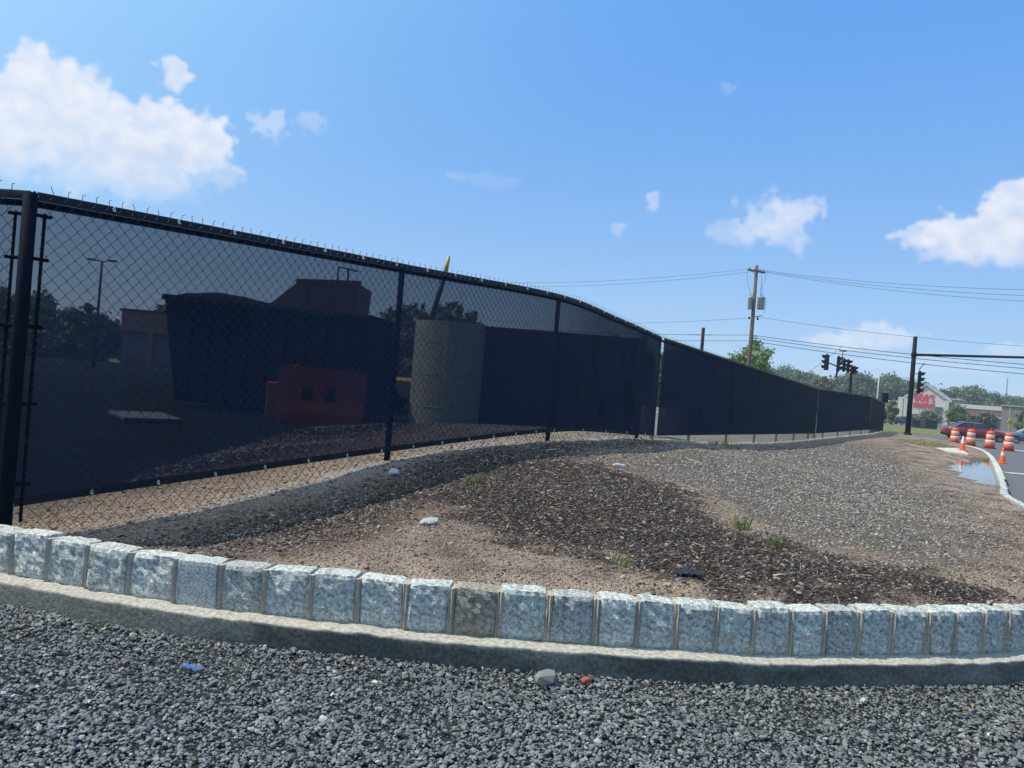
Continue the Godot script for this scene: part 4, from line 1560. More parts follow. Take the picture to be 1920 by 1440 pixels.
func build_street() -> void:
	# drums and cones
	var ds := [["orange and white traffic drum farthest along the row, nearest the black mast pole", Vector3(27.12, -.02, -46.8)], ["orange and white traffic drum second from the black mast pole, mirrored in the puddle", Vector3(27.5, -.02, -45.8)], ["orange and white traffic drum in front of the red car's door", Vector3(27.4, -.02, -43.8)], ["orange and white traffic drum at the near right end of the row", Vector3(27.5, -.02, -42.3)]]
	var d0 := traffic_drum(ds[0][0], ds[0][1])
	for k in range(1, 4): dup(d0, "traffic_drum", ds[k][0], ds[k][1], k * 0.7)
	traffic_cone("orange traffic cone with a white top standing on the pale footpath", Vector3(19.6, .15, -33.2)).scale = Vector3.ONE * .85
	traffic_cone("red-orange traffic cone standing on the road beside the kerb", Vector3(18.4, -.03, -28.6)).scale = Vector3.ONE * .8
	# mast pole with the arm over the road
	var mp := thing("signal_mast", "black traffic signal mast with a long arm reaching over the road", "traffic signal", Vector3(26.1, .12, -50.4))
	var st := S(true)
	tube(st, [Vector3(0, 0, 0), Vector3(0, 6.55, 0)], .17, .125, 14)
	put("pole", st, M.signal_black, mp)
	var bs := S(false)
	box(bs, Vector3(0, .03, 0), Vector3(.55, .06, .55), Basis.IDENTITY, .01)
	lathe(bs, [Vector2(.25, .06), Vector2(.24, .16), Vector2(.19, .24)], 12)
	put("base_plate", bs, M.signal_black, mp)
	var ar := S(true)
	tube(ar, [Vector3(0, 5.35, 0), Vector3(.3, 5.36, .25), Vector3(5.2, 5.42, 4.4), Vector3(8.5, 5.45, 7.2)], .10, .06, 10)
	put("mast_arm", ar, M.signal_black, mp)
	var cl := S(true)
	lathe(cl, [Vector2(.14, -.16), Vector2(.17, -.12), Vector2(.17, .12), Vector2(.14, .16)], 12, Transform3D(Basis.IDENTITY, Vector3(0, 5.35, 0)))
	put("collar", cl, M.signal_black, mp)
	signal_head(mp, Vector3(.42, 3.55, .12), 1.15, 4)
	var bk := S(false)
	tube(bk, [Vector3(0, 4.1, 0), Vector3(.36, 4.12, .1)], .025, -1, 6)
	tube(bk, [Vector3(0, 3.0, 0), Vector3(.36, 2.98, .1)], .025, -1, 6)
	put("bracket", bk, M.signal_black, mp)
	var an := S(false)
	tube(an, [Vector3(.36, 4.34, .1), Vector3(.62, 4.85, .15)], .02, -1, 5)
	tube(an, [Vector3(.36, 4.42, .1), Vector3(.70, 4.88, .15)], .012, -1, 5)
	put("bracket_wire", an, M.signal_black, mp)
	# pedestrian signal at the end of the fence
	var pd := thing("pedestrian_signal", "small black pedestrian signal on a post at the fence's far end", "traffic signal", Vector3(28.4, .1, -58.6))
	var pp := S(true)
	tube(pp, [Vector3(0, 0, 0), Vector3(0, 2.3, 0)], .055, -1, 10)
	put("post", pp, M.signal_black, pd)
	var ph := S(false)
	box(ph, Vector3(.02, 2.6, 0), Vector3(.42, .75, .25), Basis.IDENTITY, .03)
	box(ph, Vector3(.10, 2.5, .18), Vector3(.3, .06, .2))
	put("signal_housing", ph, M.signal_black, pd)
	var pb := S(false)
	box(pb, Vector3(.1, 1.1, .05), Vector3(.16, .3, .14), Basis.IDENTITY, .02)
	put("push_button", pb, M.signal_black, pd)
	# signals of the far corner, above the fence
	var fs := thing("far_signal_mast", "cluster of black traffic signal heads on a short arm above the fence", "traffic signal", Vector3(27.2, 0, -62.0))
	var fp := S(true)
	tube(fp, [Vector3(0, 0, 0), Vector3(0, 5.1, 0)], .12, .1, 12)
	put("pole", fp, M.signal_black, fs)
	signal_head(fs, Vector3(.12, 4.75, .25), .5, 2, .85)
	var fa := S(true)
	tube(fa, [Vector3(0, 4.75, 0), Vector3(-1.2, 4.95, .1), Vector3(-2.2, 5.25, .2)], .06, .045, 8)
	put("mast_arm", fa, M.signal_black, fs)
	signal_head(fs, Vector3(-2.15, 5.2, .2), -1.45, 3, 1.15)
	signal_head(fs, Vector3(-1.22, 5.15, .25), 1.3, 3, 1.1)
	signal_head(fs, Vector3(-.75, 5.08, .25), 1.0, 3, .95)
	signal_head(fs, Vector3(-.40, 5.02, .25), 1.3, 3, .95)
	var lk := S(false)
	box(lk, Vector3(-.8, 5.4, .2), Vector3(1.0, .10, .12))
	box(lk, Vector3(-.8, 4.95, .2), Vector3(1.0, .08, .10))
	tube(lk, [Vector3(-1.22, 4.6, .2), Vector3(-1.3, 4.1, .2)], .08, -1, 8)
	tube(lk, [Vector3(-.9, 5.4, .2), Vector3(-.9, 6.2, .2)], .03, -1, 6)
	box(lk, Vector3(-.9, 6.22, .2), Vector3(.55, .08, .2), Basis.IDENTITY, .02)
	put("signal_rack", lk, M.signal_black, fs)
	# utility pole
	var up := thing("utility_pole", "weathered wooden utility pole with crossarm and two grey transformers", "utility pole", Vector3(18.3, 0, -60))
	var us := S(true)
	tube(us, [Vector3(0, 0, 0), Vector3(0, 6, 0), Vector3(0, 12.2, 0)], .20, .125, 12)
	put("pole", us, M.pole_wood, up)
	var ca := S(false)
	box(ca, Vector3(-.05, 11.72, .17), Vector3(1.35, .13, .11), Basis(Vector3.BACK, -.10), .01)
	put("crossarm", ca, M.pole_wood, up)
	for x in [-.6, -.2, .22, .5]:
		var ins := S(true)
		lathe(ins, [Vector2(.02, 0), Vector2(.06, .03), Vector2(.035, .07), Vector2(.055, .1), Vector2(.03, .15), Vector2(0, .17)], 8, Transform3D(Basis.IDENTITY, Vector3(x, 11.80 - x * .1, .17)))
		put("insulator", ins, M.galvanised, up)
	for q in [[-.34, 9.22, .18, .18], [.52, 9.28, .12, .27]]:
		var tf := S(true)
		var rr: float = q[3]
		lathe(tf, [Vector2(0, -.5), Vector2(rr * .85, -.5), Vector2(rr, -.44), Vector2(rr, .36), Vector2(rr * 1.06, .38), Vector2(rr * 1.04, .45), Vector2(rr * .5, .52), Vector2(0, .53)], 16, Transform3D(Basis.IDENTITY, Vector3(q[0], q[1], q[2])))
		var to := put("transformer", tf, M.transformer, up)
		for e in [-.08, .08]:
			var bu := S(true)
			lathe(bu, [Vector2(.03, .5), Vector2(.045, .56), Vector2(.025, .6), Vector2(.04, .66), Vector2(0, .74)], 7, Transform3D(Basis.IDENTITY, Vector3(q[0] + e, q[1], q[2])))
			put("bushing", bu, M.galvanised, to)
	var jp := S(true)
	tube(jp, [Vector3(-.75, 11.9, .1), Vector3(-.72, 11.2, .1), Vector3(-.55, 10.5, .12), Vector3(-.38, 9.95, .18)], .012, -1, 5)
	tube(jp, [Vector3(.75, 11.85, .1), Vector3(.70, 11.2, .1), Vector3(.5, 10.6, .12), Vector3(.46, 9.95, .12)], .012, -1, 5)
	tube(jp, [Vector3(.4, 11.8, .1), Vector3(.42, 11.0, .1), Vector3(.44, 9.98, .12)], .012, -1, 5)
	tube(jp, [Vector3(.6, 9.8, .12), Vector3(.88, 9.7, .12), Vector3(.9, 9.0, .12), Vector3(.82, 8.5, .12)], .016, -1, 5)
	tube(jp, [Vector3(-.42, 11.75, .17), Vector3(0, 11.35, .15)], .02, -1, 5)
	put("jumper_wire", jp, M.cable, up)
	var sbk := S(false)
	box(sbk, Vector3(.4, 8.25, .12), Vector3(.6, .05, .05), Basis(Vector3.BACK, .25))
	for e in [Vector3(.36, 8.05, .12), Vector3(-.3, 8.05, .12)]: box(sbk, e, Vector3(.14, .2, .12), Basis.IDENTITY, .03)
	put("wire_bracket", sbk, M.signal_black, up)
	# wires
	var rt := Vector3(45.0, 0, -42.0)
	var lf := Vector3(-10.0, 0, -82.0)
	var at := Vector3(18.3, 0, -60.0)
	var rows := [[11.88, 10.5, .9, -.3, "topmost power line right of the utility pole"], [11.8, 10.0, .95, .1, "second power line from the top, right of the utility pole"], [11.72, 9.5, 1.0, .5, "third power line from the top, right of the utility pole"],
		[8.2, 6.6, .75, .3, "single power line right of the pole, midway up below the transformers"], [6.74, 5.2, .5, .1, "uppermost of the low cables running right of the pole"], [6.55, 4.95, .55, .0, "middle one of the low cables running right of the pole"], [6.3, 4.6, .6, .0, "lowest cable running right of the pole behind the mast arm"]]
	for q in rows:
		wire("power_line", q[4], at + Vector3(q[3], q[0], .1), rt + Vector3(q[3], q[1], 0), q[2], .012 if q[0] > 7.0 else .022, "overhead lines at the utility pole")
	var rows2 := [[11.9, 11.9, .75, -.4, "topmost power line left of the utility pole"], [11.75, 11.6, .85, .0, "second power line left of the utility pole"], [8.1, 8.1, .7, 0.0, "single power line left of the pole, midway up"], [6.75, 7.4, .4, 0.0, "higher of the two low cables left of the pole"], [6.3, 6.7, .4, 0.0, "lower of the two low cables left of the pole"]]
	for q in rows2:
		wire("power_line", q[4], at + Vector3(q[3], q[0], .1), lf + Vector3(q[3], q[1], 0), q[2], .012 if q[0] > 7.0 else .018, "overhead lines at the utility pole")
	wire("power_line", "thin slack service wire crossing down from the low cables to the fence", Vector3(24.0, 6.2, -56.5), Vector3(20.5, 2.2, -62.0), .35, .014, "overhead lines at the utility pole")
	var cs := S(true)
	var sp := []
	for k in 7:
		var t := lerpf(.09, .15, k / 6.0)
		sp.append((at + Vector3(0, 6.75, .1)).lerp(lf + Vector3(0, 7.4, 0), t) + Vector3(0, -1.6 * t * (1.0 - t), 0))
	tube(cs, sp, .03, .03, 6)
	tag(put("cable_splice", cs, M.cable), "thick dark splice on the low cable left of the pole", "cable splice")
	# thin poles
	var tp := S(true)
	tube(tp, [Vector3(16.96, 0, -70), Vector3(16.96, 7.95, -70)], .17, .15, 8)
	tag(put("dark_pole", tp, M.signal_black), "short black pole top standing above the fence left of the utility pole", "pole")
	var wp := S(true)
	tube(wp, [Vector3(47.5, 0, -100), Vector3(47.5, 6.7, -100)], .13, .08, 8)
	tag(put("white_pole", wp, M.kerb_white), "thin white pole in front of the trees past the fence end", "pole")
	var rp := S(true)
	tube(rp, [Vector3(172, 0, -268), Vector3(172, 17.5, -268)], .22, .1, 6)
	tag(put("radio_mast", rp, M.dark_steel), "thin dark mast rising above the far right tree line", "mast")
	# trees along the street
	var green := [Color(.07, .12, .035), Color(.09, .145, .045), Color(.055, .095, .03)]
	tree("street_tree", "bright green bushy tree rising behind the fence at the utility pole", Vector3(23.2, 0, -75), 7.5, 2.35, 2.1, 301, [Color(.17, .26, .07), Color(.21, .30, .085), Color(.13, .20, .06)], .20)
	tree("street_tree", "rusty brown tree above the fence below the signal cluster", Vector3(60.5, 0, -150), 7.6, 2.0, 2.4, 302, [Color(.17, .115, .055), Color(.14, .12, .05)], .25)
	tree("street_tree", "small yellow-green tree between the fence end and the mast pole", Vector3(54.6, 0, -110), 3.5, 1.0, 1.6, 303, [Color(.17, .18, .045), Color(.13, .15, .04)], .14)
	tree("street_tree", "grey-green tree in front of the gabled store below its red sign", Vector3(59.8, 0, -110), 2.35, 2.0, 1.0, 304, [Color(.085, .11, .06), Color(.11, .13, .075)], .14)
	tree("street_tree", "round green tree before the tan shops right of the gable", Vector3(64.2, 0, -110), 3.4, 2.2, 1.5, 305, green, .15)
	tree("street_tree", "low dark green tree behind the red car before the taupe building", Vector3(68.2, 0, -110), 2.75, 1.5, 1.2, 306, [Color(.06, .10, .04), Color(.075, .11, .05)], .15)
	tree("street_tree", "green tree beside the yellow diamond sign at the right edge", Vector3(67.2, 0, -100), 3.3, 1.7, 1.5, 307, green, .15)
	tree("street_tree", "small dark tree at the foot of the store left of the mast pole", Vector3(57.0, 0, -118), 2.2, .8, .9, 308, [Color(.05, .08, .035)], .13)
	# stores
	var sto := thing("gabled_store", "cream gabled store with a red sign across the street", "building", Vector3(97, -.1, -180))
	var b := S(false)
	prism(b, PackedVector2Array([Vector2(-5.1, 0), Vector2(5.2, 0), Vector2(5.2, 5.7), Vector2(-.3, 9.1), Vector2(-5.1, 5.7)]), -3.2, 0.0)
	put("wall", b, M.cream, sto)
	for q in [[Vector3(-5.5, 5.55, .15), Vector3(-.3, 9.25, .15)], [Vector3(-.3, 9.25, .15), Vector3(5.7, 5.5, .15)]]:
		var tb := S(false)
		var d: Vector3 = q[1] - q[0]
		box(tb, (q[0] + q[1]) * .5, Vector3(d.length() + .1, .38, .5), Basis(Vector3.BACK, atan2(d.y, d.x)), .04)
		put("rake_board", tb, M.white_paint, sto)
		var rr := S(false)
		box(rr, (q[0] + q[1]) * .5 + Vector3(0, .28, -1.7), Vector3(d.length() + .3, .16, 3.6), Basis(Vector3.BACK, atan2(d.y, d.x)))
		put("roof", rr, M.roof_grey, sto)
	for x in [-4.7, 4.75]:
		var pl := S(false)
		box(pl, Vector3(x, 2.85, .2), Vector3(.9, 5.7, .4), Basis.IDENTITY, .03)
		put("pilaster", pl, M.white_paint, sto)
	for q in [[-2.9, 1.3, 1.5], [2.9, 3.3, 1.7], [2.9, 1.2, 1.7]]:
		var wn := S(false)
		box(wn, Vector3(q[0], q[1], .06), Vector3(q[2] + .2, 1.9, .12))
		var wo := put("window", wn, M.white_paint, sto)
		var pn := S(false)
		box(pn, Vector3(q[0], q[1], .13), Vector3(q[2], 1.7, .03))
		put("pane", pn, M.far_glass, wo)
	var font := SystemFont.new()
	font.font_names = PackedStringArray(["Droid Sans"])
	font.font_weight = 800
	for q in [["BOB'S", 6.05, 4.5, 1.75], ["FURNITURE", 4.25, 4.9, 1.15]]:
		var tm := TextMesh.new()
		tm.text = q[0]
		tm.font = font
		tm.font_size = 64
		tm.pixel_size = 0.02
		tm.depth = 0.18
		var bx := tm.get_aabb().size
		var to := put("sign_lettering", tm, M.sign_red, sto)
		to.scale = Vector3(q[2] / maxf(bx.x, .01), q[3] / maxf(bx.y, .01), 1.0)
		to.position = Vector3(-.55, q[1], .12)
	var rt2 := S(false)
	box(rt2, Vector3(6.26, 3.05, -4.0), Vector3(2.1, 6.1, 7.5))
	put("side_wing", rt2, M.tan, sto)
	var cr := S(false)
	box(cr, Vector3(6.35, 6.2, -3.95), Vector3(2.6, .22, 8.0), Basis.IDENTITY, .03)
	put("cornice", cr, M.white_paint, sto)
	var sh := thing("shop_row", "long low tan shop row with a red brick band right of the gable", "building", Vector3(109, -.1, -180))
	var s1 := S(false)
	box(s1, Vector3(0, 2.6, -6), Vector3(9.4, 5.2, 12))
	put("wall", s1, M.tan, sh)
	for q in [[4.75, .9, M.cream, "fascia", .35], [3.55, .75, M.brick_far, "brick_band", .25], [2.7, .5, M.white_paint, "awning", 1.1]]:
		var s2 := S(false)
		box(s2, Vector3(0, q[0], q[4] * .5), Vector3(9.4, q[1], q[4]), Basis.IDENTITY, .03)
		put(q[3], s2, q[2], sh)
	for k in 4:
		var s3 := S(false)
		box(s3, Vector3(-3.4 + k * 2.25, 1.2, .06), Vector3(1.8, 2.1, .12))
		var so := put("shop_window", s3, M.white_paint, sh)
		var s4 := S(false)
		box(s4, Vector3(-3.4 + k * 2.25, 1.2, .13), Vector3(1.6, 1.9, .03))
		put("pane", s4, M.far_glass, so)
	var tb2 := thing("taupe_building", "long plain taupe building at the far right behind the trees", "building", Vector3(122, -.1, -179))
	var t1 := S(false)
	box(t1, Vector3(0, 2.7, -6), Vector3(16.6, 5.4, 14))
	put("wall", t1, M.taupe, tb2)
	var t2 := S(false)
	box(t2, Vector3(0, 5.5, -6), Vector3(17, .3, 14.5), Basis.IDENTITY, .03)
	put("coping", t2, M.tan, tb2)
	for k in 5:
		var t3 := S(false)
		box(t3, Vector3(-6.6 + k * 3.2, 2.6, 1.04), Vector3(.4, 5.2, .12))
		put("pilaster", t3, M.tan, tb2)
	var lw := thing("left_shop", "cream and tan shop block left of the mast pole", "building", Vector3(89, -.1, -181))
	var l1 := S(false)
	box(l1, Vector3(0, 2.35, -5), Vector3(4.4, 4.7, 10))
	put("wall", l1, M.tan, lw)
	var l2 := S(false)
	box(l2, Vector3(1.9, 2.95, .2), Vector3(1.2, 5.9, .8), Basis.IDENTITY, .05)
	put("pillar", l2, M.cream, lw)
	var l3 := S(false)
	box(l3, Vector3(-.4, 4.75, .1), Vector3(4.0, .35, .5), Basis.IDENTITY, .04)
	put("cornice", l3, M.white_paint, lw)
	for k in 2:
		var l4 := S(false)
		box(l4, Vector3(-1.4 + k * 1.6, 2.2 , .06), Vector3(1.1, 1.6, .12))
		var lo := put("window", l4, M.brick_far, lw)
		var l5 := S(false)
		box(l5, Vector3(-1.4 + k * 1.6, 2.2, .13), Vector3(.9, 1.4, .03))
		put("pane", l5, M.far_glass, lo)
	# the stores stand square to the far street, turned towards the open side
	for o in [sto, sh, tb2, lw]:
		var dx: float = (o.position.x - 97.0) * .91
		o.rotation.y = -.66
		o.position = Vector3(97, -.1, -180) + Basis(Vector3.UP, -.66) * Vector3(dx, 0, o.position.z + 180.0)
		o.scale = Vector3(.91, 1, 1)
	# cabinets
	for q in [["utility_cabinet", "dark utility cabinet, the larger one right of the mast pole", Vector3(49.0, .05, -90), Vector3(1.45, .95, 1.0), M.cabinet], ["utility_cabinet", "dark utility cabinet, the smaller one next to the mast pole", Vector3(47.3, .05, -90), Vector3(1.0, .85, .9), M.cabinet], ["utility_cabinet", "pale grey-green utility cabinet behind the first traffic drum", Vector3(51.2, .05, -88), Vector3(1.3, .95, .9), M.transformer]]:
		var c := thing(q[0], q[1], "cabinet", q[2], 0.0, "utility cabinets on the far lawn")
		var c1 := S(false)
		box(c1, Vector3(0, q[3].y * .5 + .08, 0), q[3], Basis.IDENTITY, .03)
		put("body", c1, q[4], c)
		var c2 := S(false)
		box(c2, Vector3(0, q[3].y + .10, 0), Vector3(q[3].x + .08, .08, q[3].z + .08), Basis.IDENTITY, .02)
		put("lid", c2, q[4], c)
		for sd in [-1, 1]:
			var c3 := S(false)
			box(c3, Vector3(q[3].x * .24 * sd, q[3].y * .5 + .06, q[3].z * .5 + .01), Vector3(q[3].x * .42, q[3].y * .8, .03), Basis.IDENTITY, .008)
			put("door", c3, q[4], c)
		var c4 := S(false)
		box(c4, Vector3(0, .05, 0), Vector3(q[3].x + .3, .1, q[3].z + .3))
		put("plinth", c4, M.kerb_white2, c)
	# diamond sign
	var sg := thing("warning_sign", "yellow diamond warning sign on a post at the right edge", "sign", Vector3(45.5, .1, -70))
	var g1 := S(false)
	box(g1, Vector3(0, 1.5, .02), Vector3(.55, .55, .02), Basis(Vector3.BACK, PI / 4), .004)
	put("plate", g1, M.yellow_sign, sg)
	var g2 := S(false)
	var ring := []
	for k in 17: ring.append(Vector3(cos(TAU * k / 16.0) * .13, 1.5 + sin(TAU * k / 16.0) * .13, .036))
	tube(g2, ring, .022, -1, 5, false)
	put("symbol", g2, M.signal_black, sg)
	var g3 := S(false)
	box(g3, Vector3(0, .9, 0), Vector3(.05, 1.8, .02))
	put("post", g3, M.galvanised, sg)
	# cars
	var rc := car("red_car", "dark red car passing behind the traffic drums", Vector3(36.3, -.03, -60.0), -.15, M.car_red)
	rc.scale = Vector3(1.0, .97, 1.0)
	car("blue_car", "steel blue car at the right edge behind the last drum", Vector3(41.3, -.03, -60.5), 2.75, M.car_blue)
	car("grey_car", "grey car parked in the far lot between fence end and mast pole", Vector3(62.5, -.10, -130), .1, M.car_grey)
	car("dark_car", "dark car parked in the far lot just left of the mast pole", Vector3(67.5, -.10, -131), .1, M.car_dark)

# ---------------------------------------------------------------- small things on the ground
func find_ground(x: float, z: float) -> float:
	var best := 1e9
	var y := 0.0
	for p in g_pos:
		var d := (p.x - x) * (p.x - x) + (p.z - z) * (p.z - z)
		if d < best:
			best = d
			y = p.y
	return y

func rock(called: String, label: String, at: Vector3, size: Vector3, seed_: int, m: Material, category := "rock") -> void:
	var o := put(called, stone_mesh(seed_, .16, 1), m)
	o.position = at
	o.scale = size
	rng.seed = seed_
	o.rotation = Vector3(rng.randf_range(-.2, .2), rng.randf() * TAU, rng.randf_range(-.2, .2))
	tag(o, label, category)

func tuft(label: String, x: float, z: float, n: int, h: float, spread: float, seed_: int, c: Color) -> void:
	rng.seed = seed_
	var st := S(false)
	var y := find_ground(x, z)
	for k in n:
		var a := rng.randf() * TAU
		var r := spread * sqrt(rng.randf())
		var p := Vector3(cos(a) * r, -.01, sin(a) * r)
		var lean := Vector3(rng.randfn() * .35, 1.0, rng.randfn() * .35).normalized()
		var hh := h * rng.randf_range(.45, 1.15)
		var sd := Vector3(rng.randfn(), 0, rng.randfn()).normalized() * .0045
		var mid := p + lean * hh * .55
		var tip := p + (lean + Vector3(lean.x, -.25, lean.z) * .8) * hh
		quad(st, mid - sd * .8, mid + sd * .8, p + sd, p - sd)
		tri(st, tip, mid + sd * .8, mid - sd * .8)
	var m := mat(c, .7)
	m.backlight_enabled = true
	m.backlight = Color(.25, .3, .1)
	var o := put("grass_tuft", st, m)
	o.position = Vector3(x, y, z)
	tag(o, label, "grass tuft")

func build_litter() -> void:
	rock("pale_rock", "flat pale rock lying on the bare soil near the kerb's middle", Vector3(-.5, find_ground(-.5, -5.4) + .02, -5.4), Vector3(.085, .024, .05), 71, M.pale_rock)
	rock("pale_rock", "pale stone chunk against the concrete footing on the dark gravel", Vector3(.28, .03, -3.76), Vector3(.062, .04, .045), 72, M.mid_rock)
	rock("brick_chip", "small red brick chip on the gravel beside the pale stone chunk", Vector3(.48, .02, -3.80), Vector3(.028, .018, .02), 73, M.red_chip, "brick chip")
	rock("pale_rock", "small whitish stone on the dark gravel at lower middle left", Vector3(-.66, .02, -3.15), Vector3(.022, .015, .018), 74, M.white_rock)
	rock("pale_rock", "white stone on the upper mound near the fence", Vector3(-1.05, find_ground(-1.05, -7.3) + .015, -7.3), Vector3(.06, .04, .05), 75, M.white_rock)
	rock("pale_rock", "whitish stone at the top of the dark mulch band", Vector3(1.25, find_ground(1.25, -8.5) + .015, -8.5), Vector3(.08, .035, .05), 76, M.white_rock)
	# curled brown leaf
	var lf := S(true)
	var pr := func(u: float, v: float) -> Vector3: return Vector3((u - .5) * .05, .03 + .016 * pow(v * 2.0 - 1.0, 2.0) + .01 * sin(u * 6.0), (v - .5) * .045 * sin(PI * clampf(u, .04, .96)))
	for i in 6:
		for j in 4:
			quad(lf, pr.call(i / 6.0, j / 4.0), pr.call((i + 1) / 6.0, j / 4.0), pr.call((i + 1) / 6.0, (j + 1) / 4.0), pr.call(i / 6.0, (j + 1) / 4.0))
	var leaf := put("dry_leaf", lf, M.dry_leaf)
	leaf.position = Vector3(2.39, .01, -3.8)
	leaf.rotation.y = 1.2
	tag(leaf, "curled tan dry leaf on the dark gravel at right", "leaf")
	# blue wrapper
	var bw := S(true)
	var wr := func(u: float, v: float) -> Vector3: return Vector3((u - .5) * .115, .026 + .004 * sin(u * 17.0 + v * 4.0) + .003 * sin(v * 9.0), (v - .5) * .034 + .004 * sin(u * 11.0))
	for i in 12:
		for j in 4:
			quad(bw, wr.call(i / 12.0, j / 4.0), wr.call((i + 1) / 12.0, j / 4.0), wr.call((i + 1) / 12.0, (j + 1) / 4.0), wr.call(i / 12.0, (j + 1) / 4.0))
	var wo := put("blue_wrapper", bw, M.blue_plastic)
	wo.position = Vector3(-1.37, .0, -3.57)
	wo.rotation = Vector3(.25, -.35, 0)
	tag(wo, "crumpled bright blue wrapper lying on the dark gravel", "wrapper")
	# dark plastic scrap
	var dp := S(true)
	var dr := func(u: float, v: float) -> Vector3: return Vector3((u - .5) * .16, .014 + .012 * sin(u * 13.0 + v * 6.0) * sin(v * 5.0 + 1.0) + .008 * sin(u * 29.0), (v - .5) * .12 + .012 * sin(u * 8.0))
	for i in 12:
		for j in 8:
			quad(dp, dr.call(i / 12.0, (j) / 8.0), dr.call((i + 1) / 12.0, j / 8.0), dr.call((i + 1) / 12.0, (j + 1) / 8.0), dr.call(i / 12.0, (j + 1) / 8.0))
	var ds := put("plastic_scrap", dp, M.dark_plastic)
	ds.position = Vector3(1.12, find_ground(1.12, -4.55) + .01, -4.55)
	tag(ds, "crumpled dark blue plastic scrap in the mulch above the kerb", "plastic scrap")
	# twigs
	for q in [["thin pale twig on the dark mulch right of the plastic scrap", 1.75, -4.75, .12, .4, M.twig], ["thin dark stick lying on the soil at left centre", -1.05, -4.75, .24, .15, M.dark_twig], ["bleached bent twig at the top of the mound by the fence", .55, -9.4, .22, .9, M.twig]]:
		var tw := S(true)
		var ln: float = q[3]
		tube(tw, [Vector3(-ln * .5, .008, 0), Vector3(0, .016, ln * .06), Vector3(ln * .5, .01, 0)], .005, .003, 6)
		var to := put("twig", tw, q[5])
		to.position = Vector3(q[1], find_ground(q[1], q[2]) + .004, q[2])
		to.rotation.y = q[4]
		tag(to, q[0], "twig")
	tuft("olive grass tuft at the crest of the dark mulch", -.25, -6.9, 60, .12, .10, 11, Color(.10, .11, .035))
	tuft("yellow-green upright weed tuft at the right edge of the mulch", 1.86, -5.95, 46, .20, .05, 12, Color(.20, .21, .06))
	tuft("smaller green tuft just right of the yellow weed", 1.98, -5.5, 40, .14, .07, 13, Color(.12, .13, .04))
	tuft("wide green weed patch at the foot of the fence past the first seam", 4.85, -17.2, 160, .16, .38, 14, Color(.09, .13, .045))
	tuft("low dull green weed on the lit soil just above the brown granite block", -.45, -4.55, 26, .05, .05, 16, Color(.13, .13, .05))
	tuft("thin dry grass tuft at the left end of the mulch near the kerb", .75, -4.7, 30, .11, .07, 17, Color(.26, .22, .10))
	tuft("tiny green weed on the brown soil near the right kerb", 3.05, -5.3, 24, .05, .05, 15, Color(.11, .14, .05))

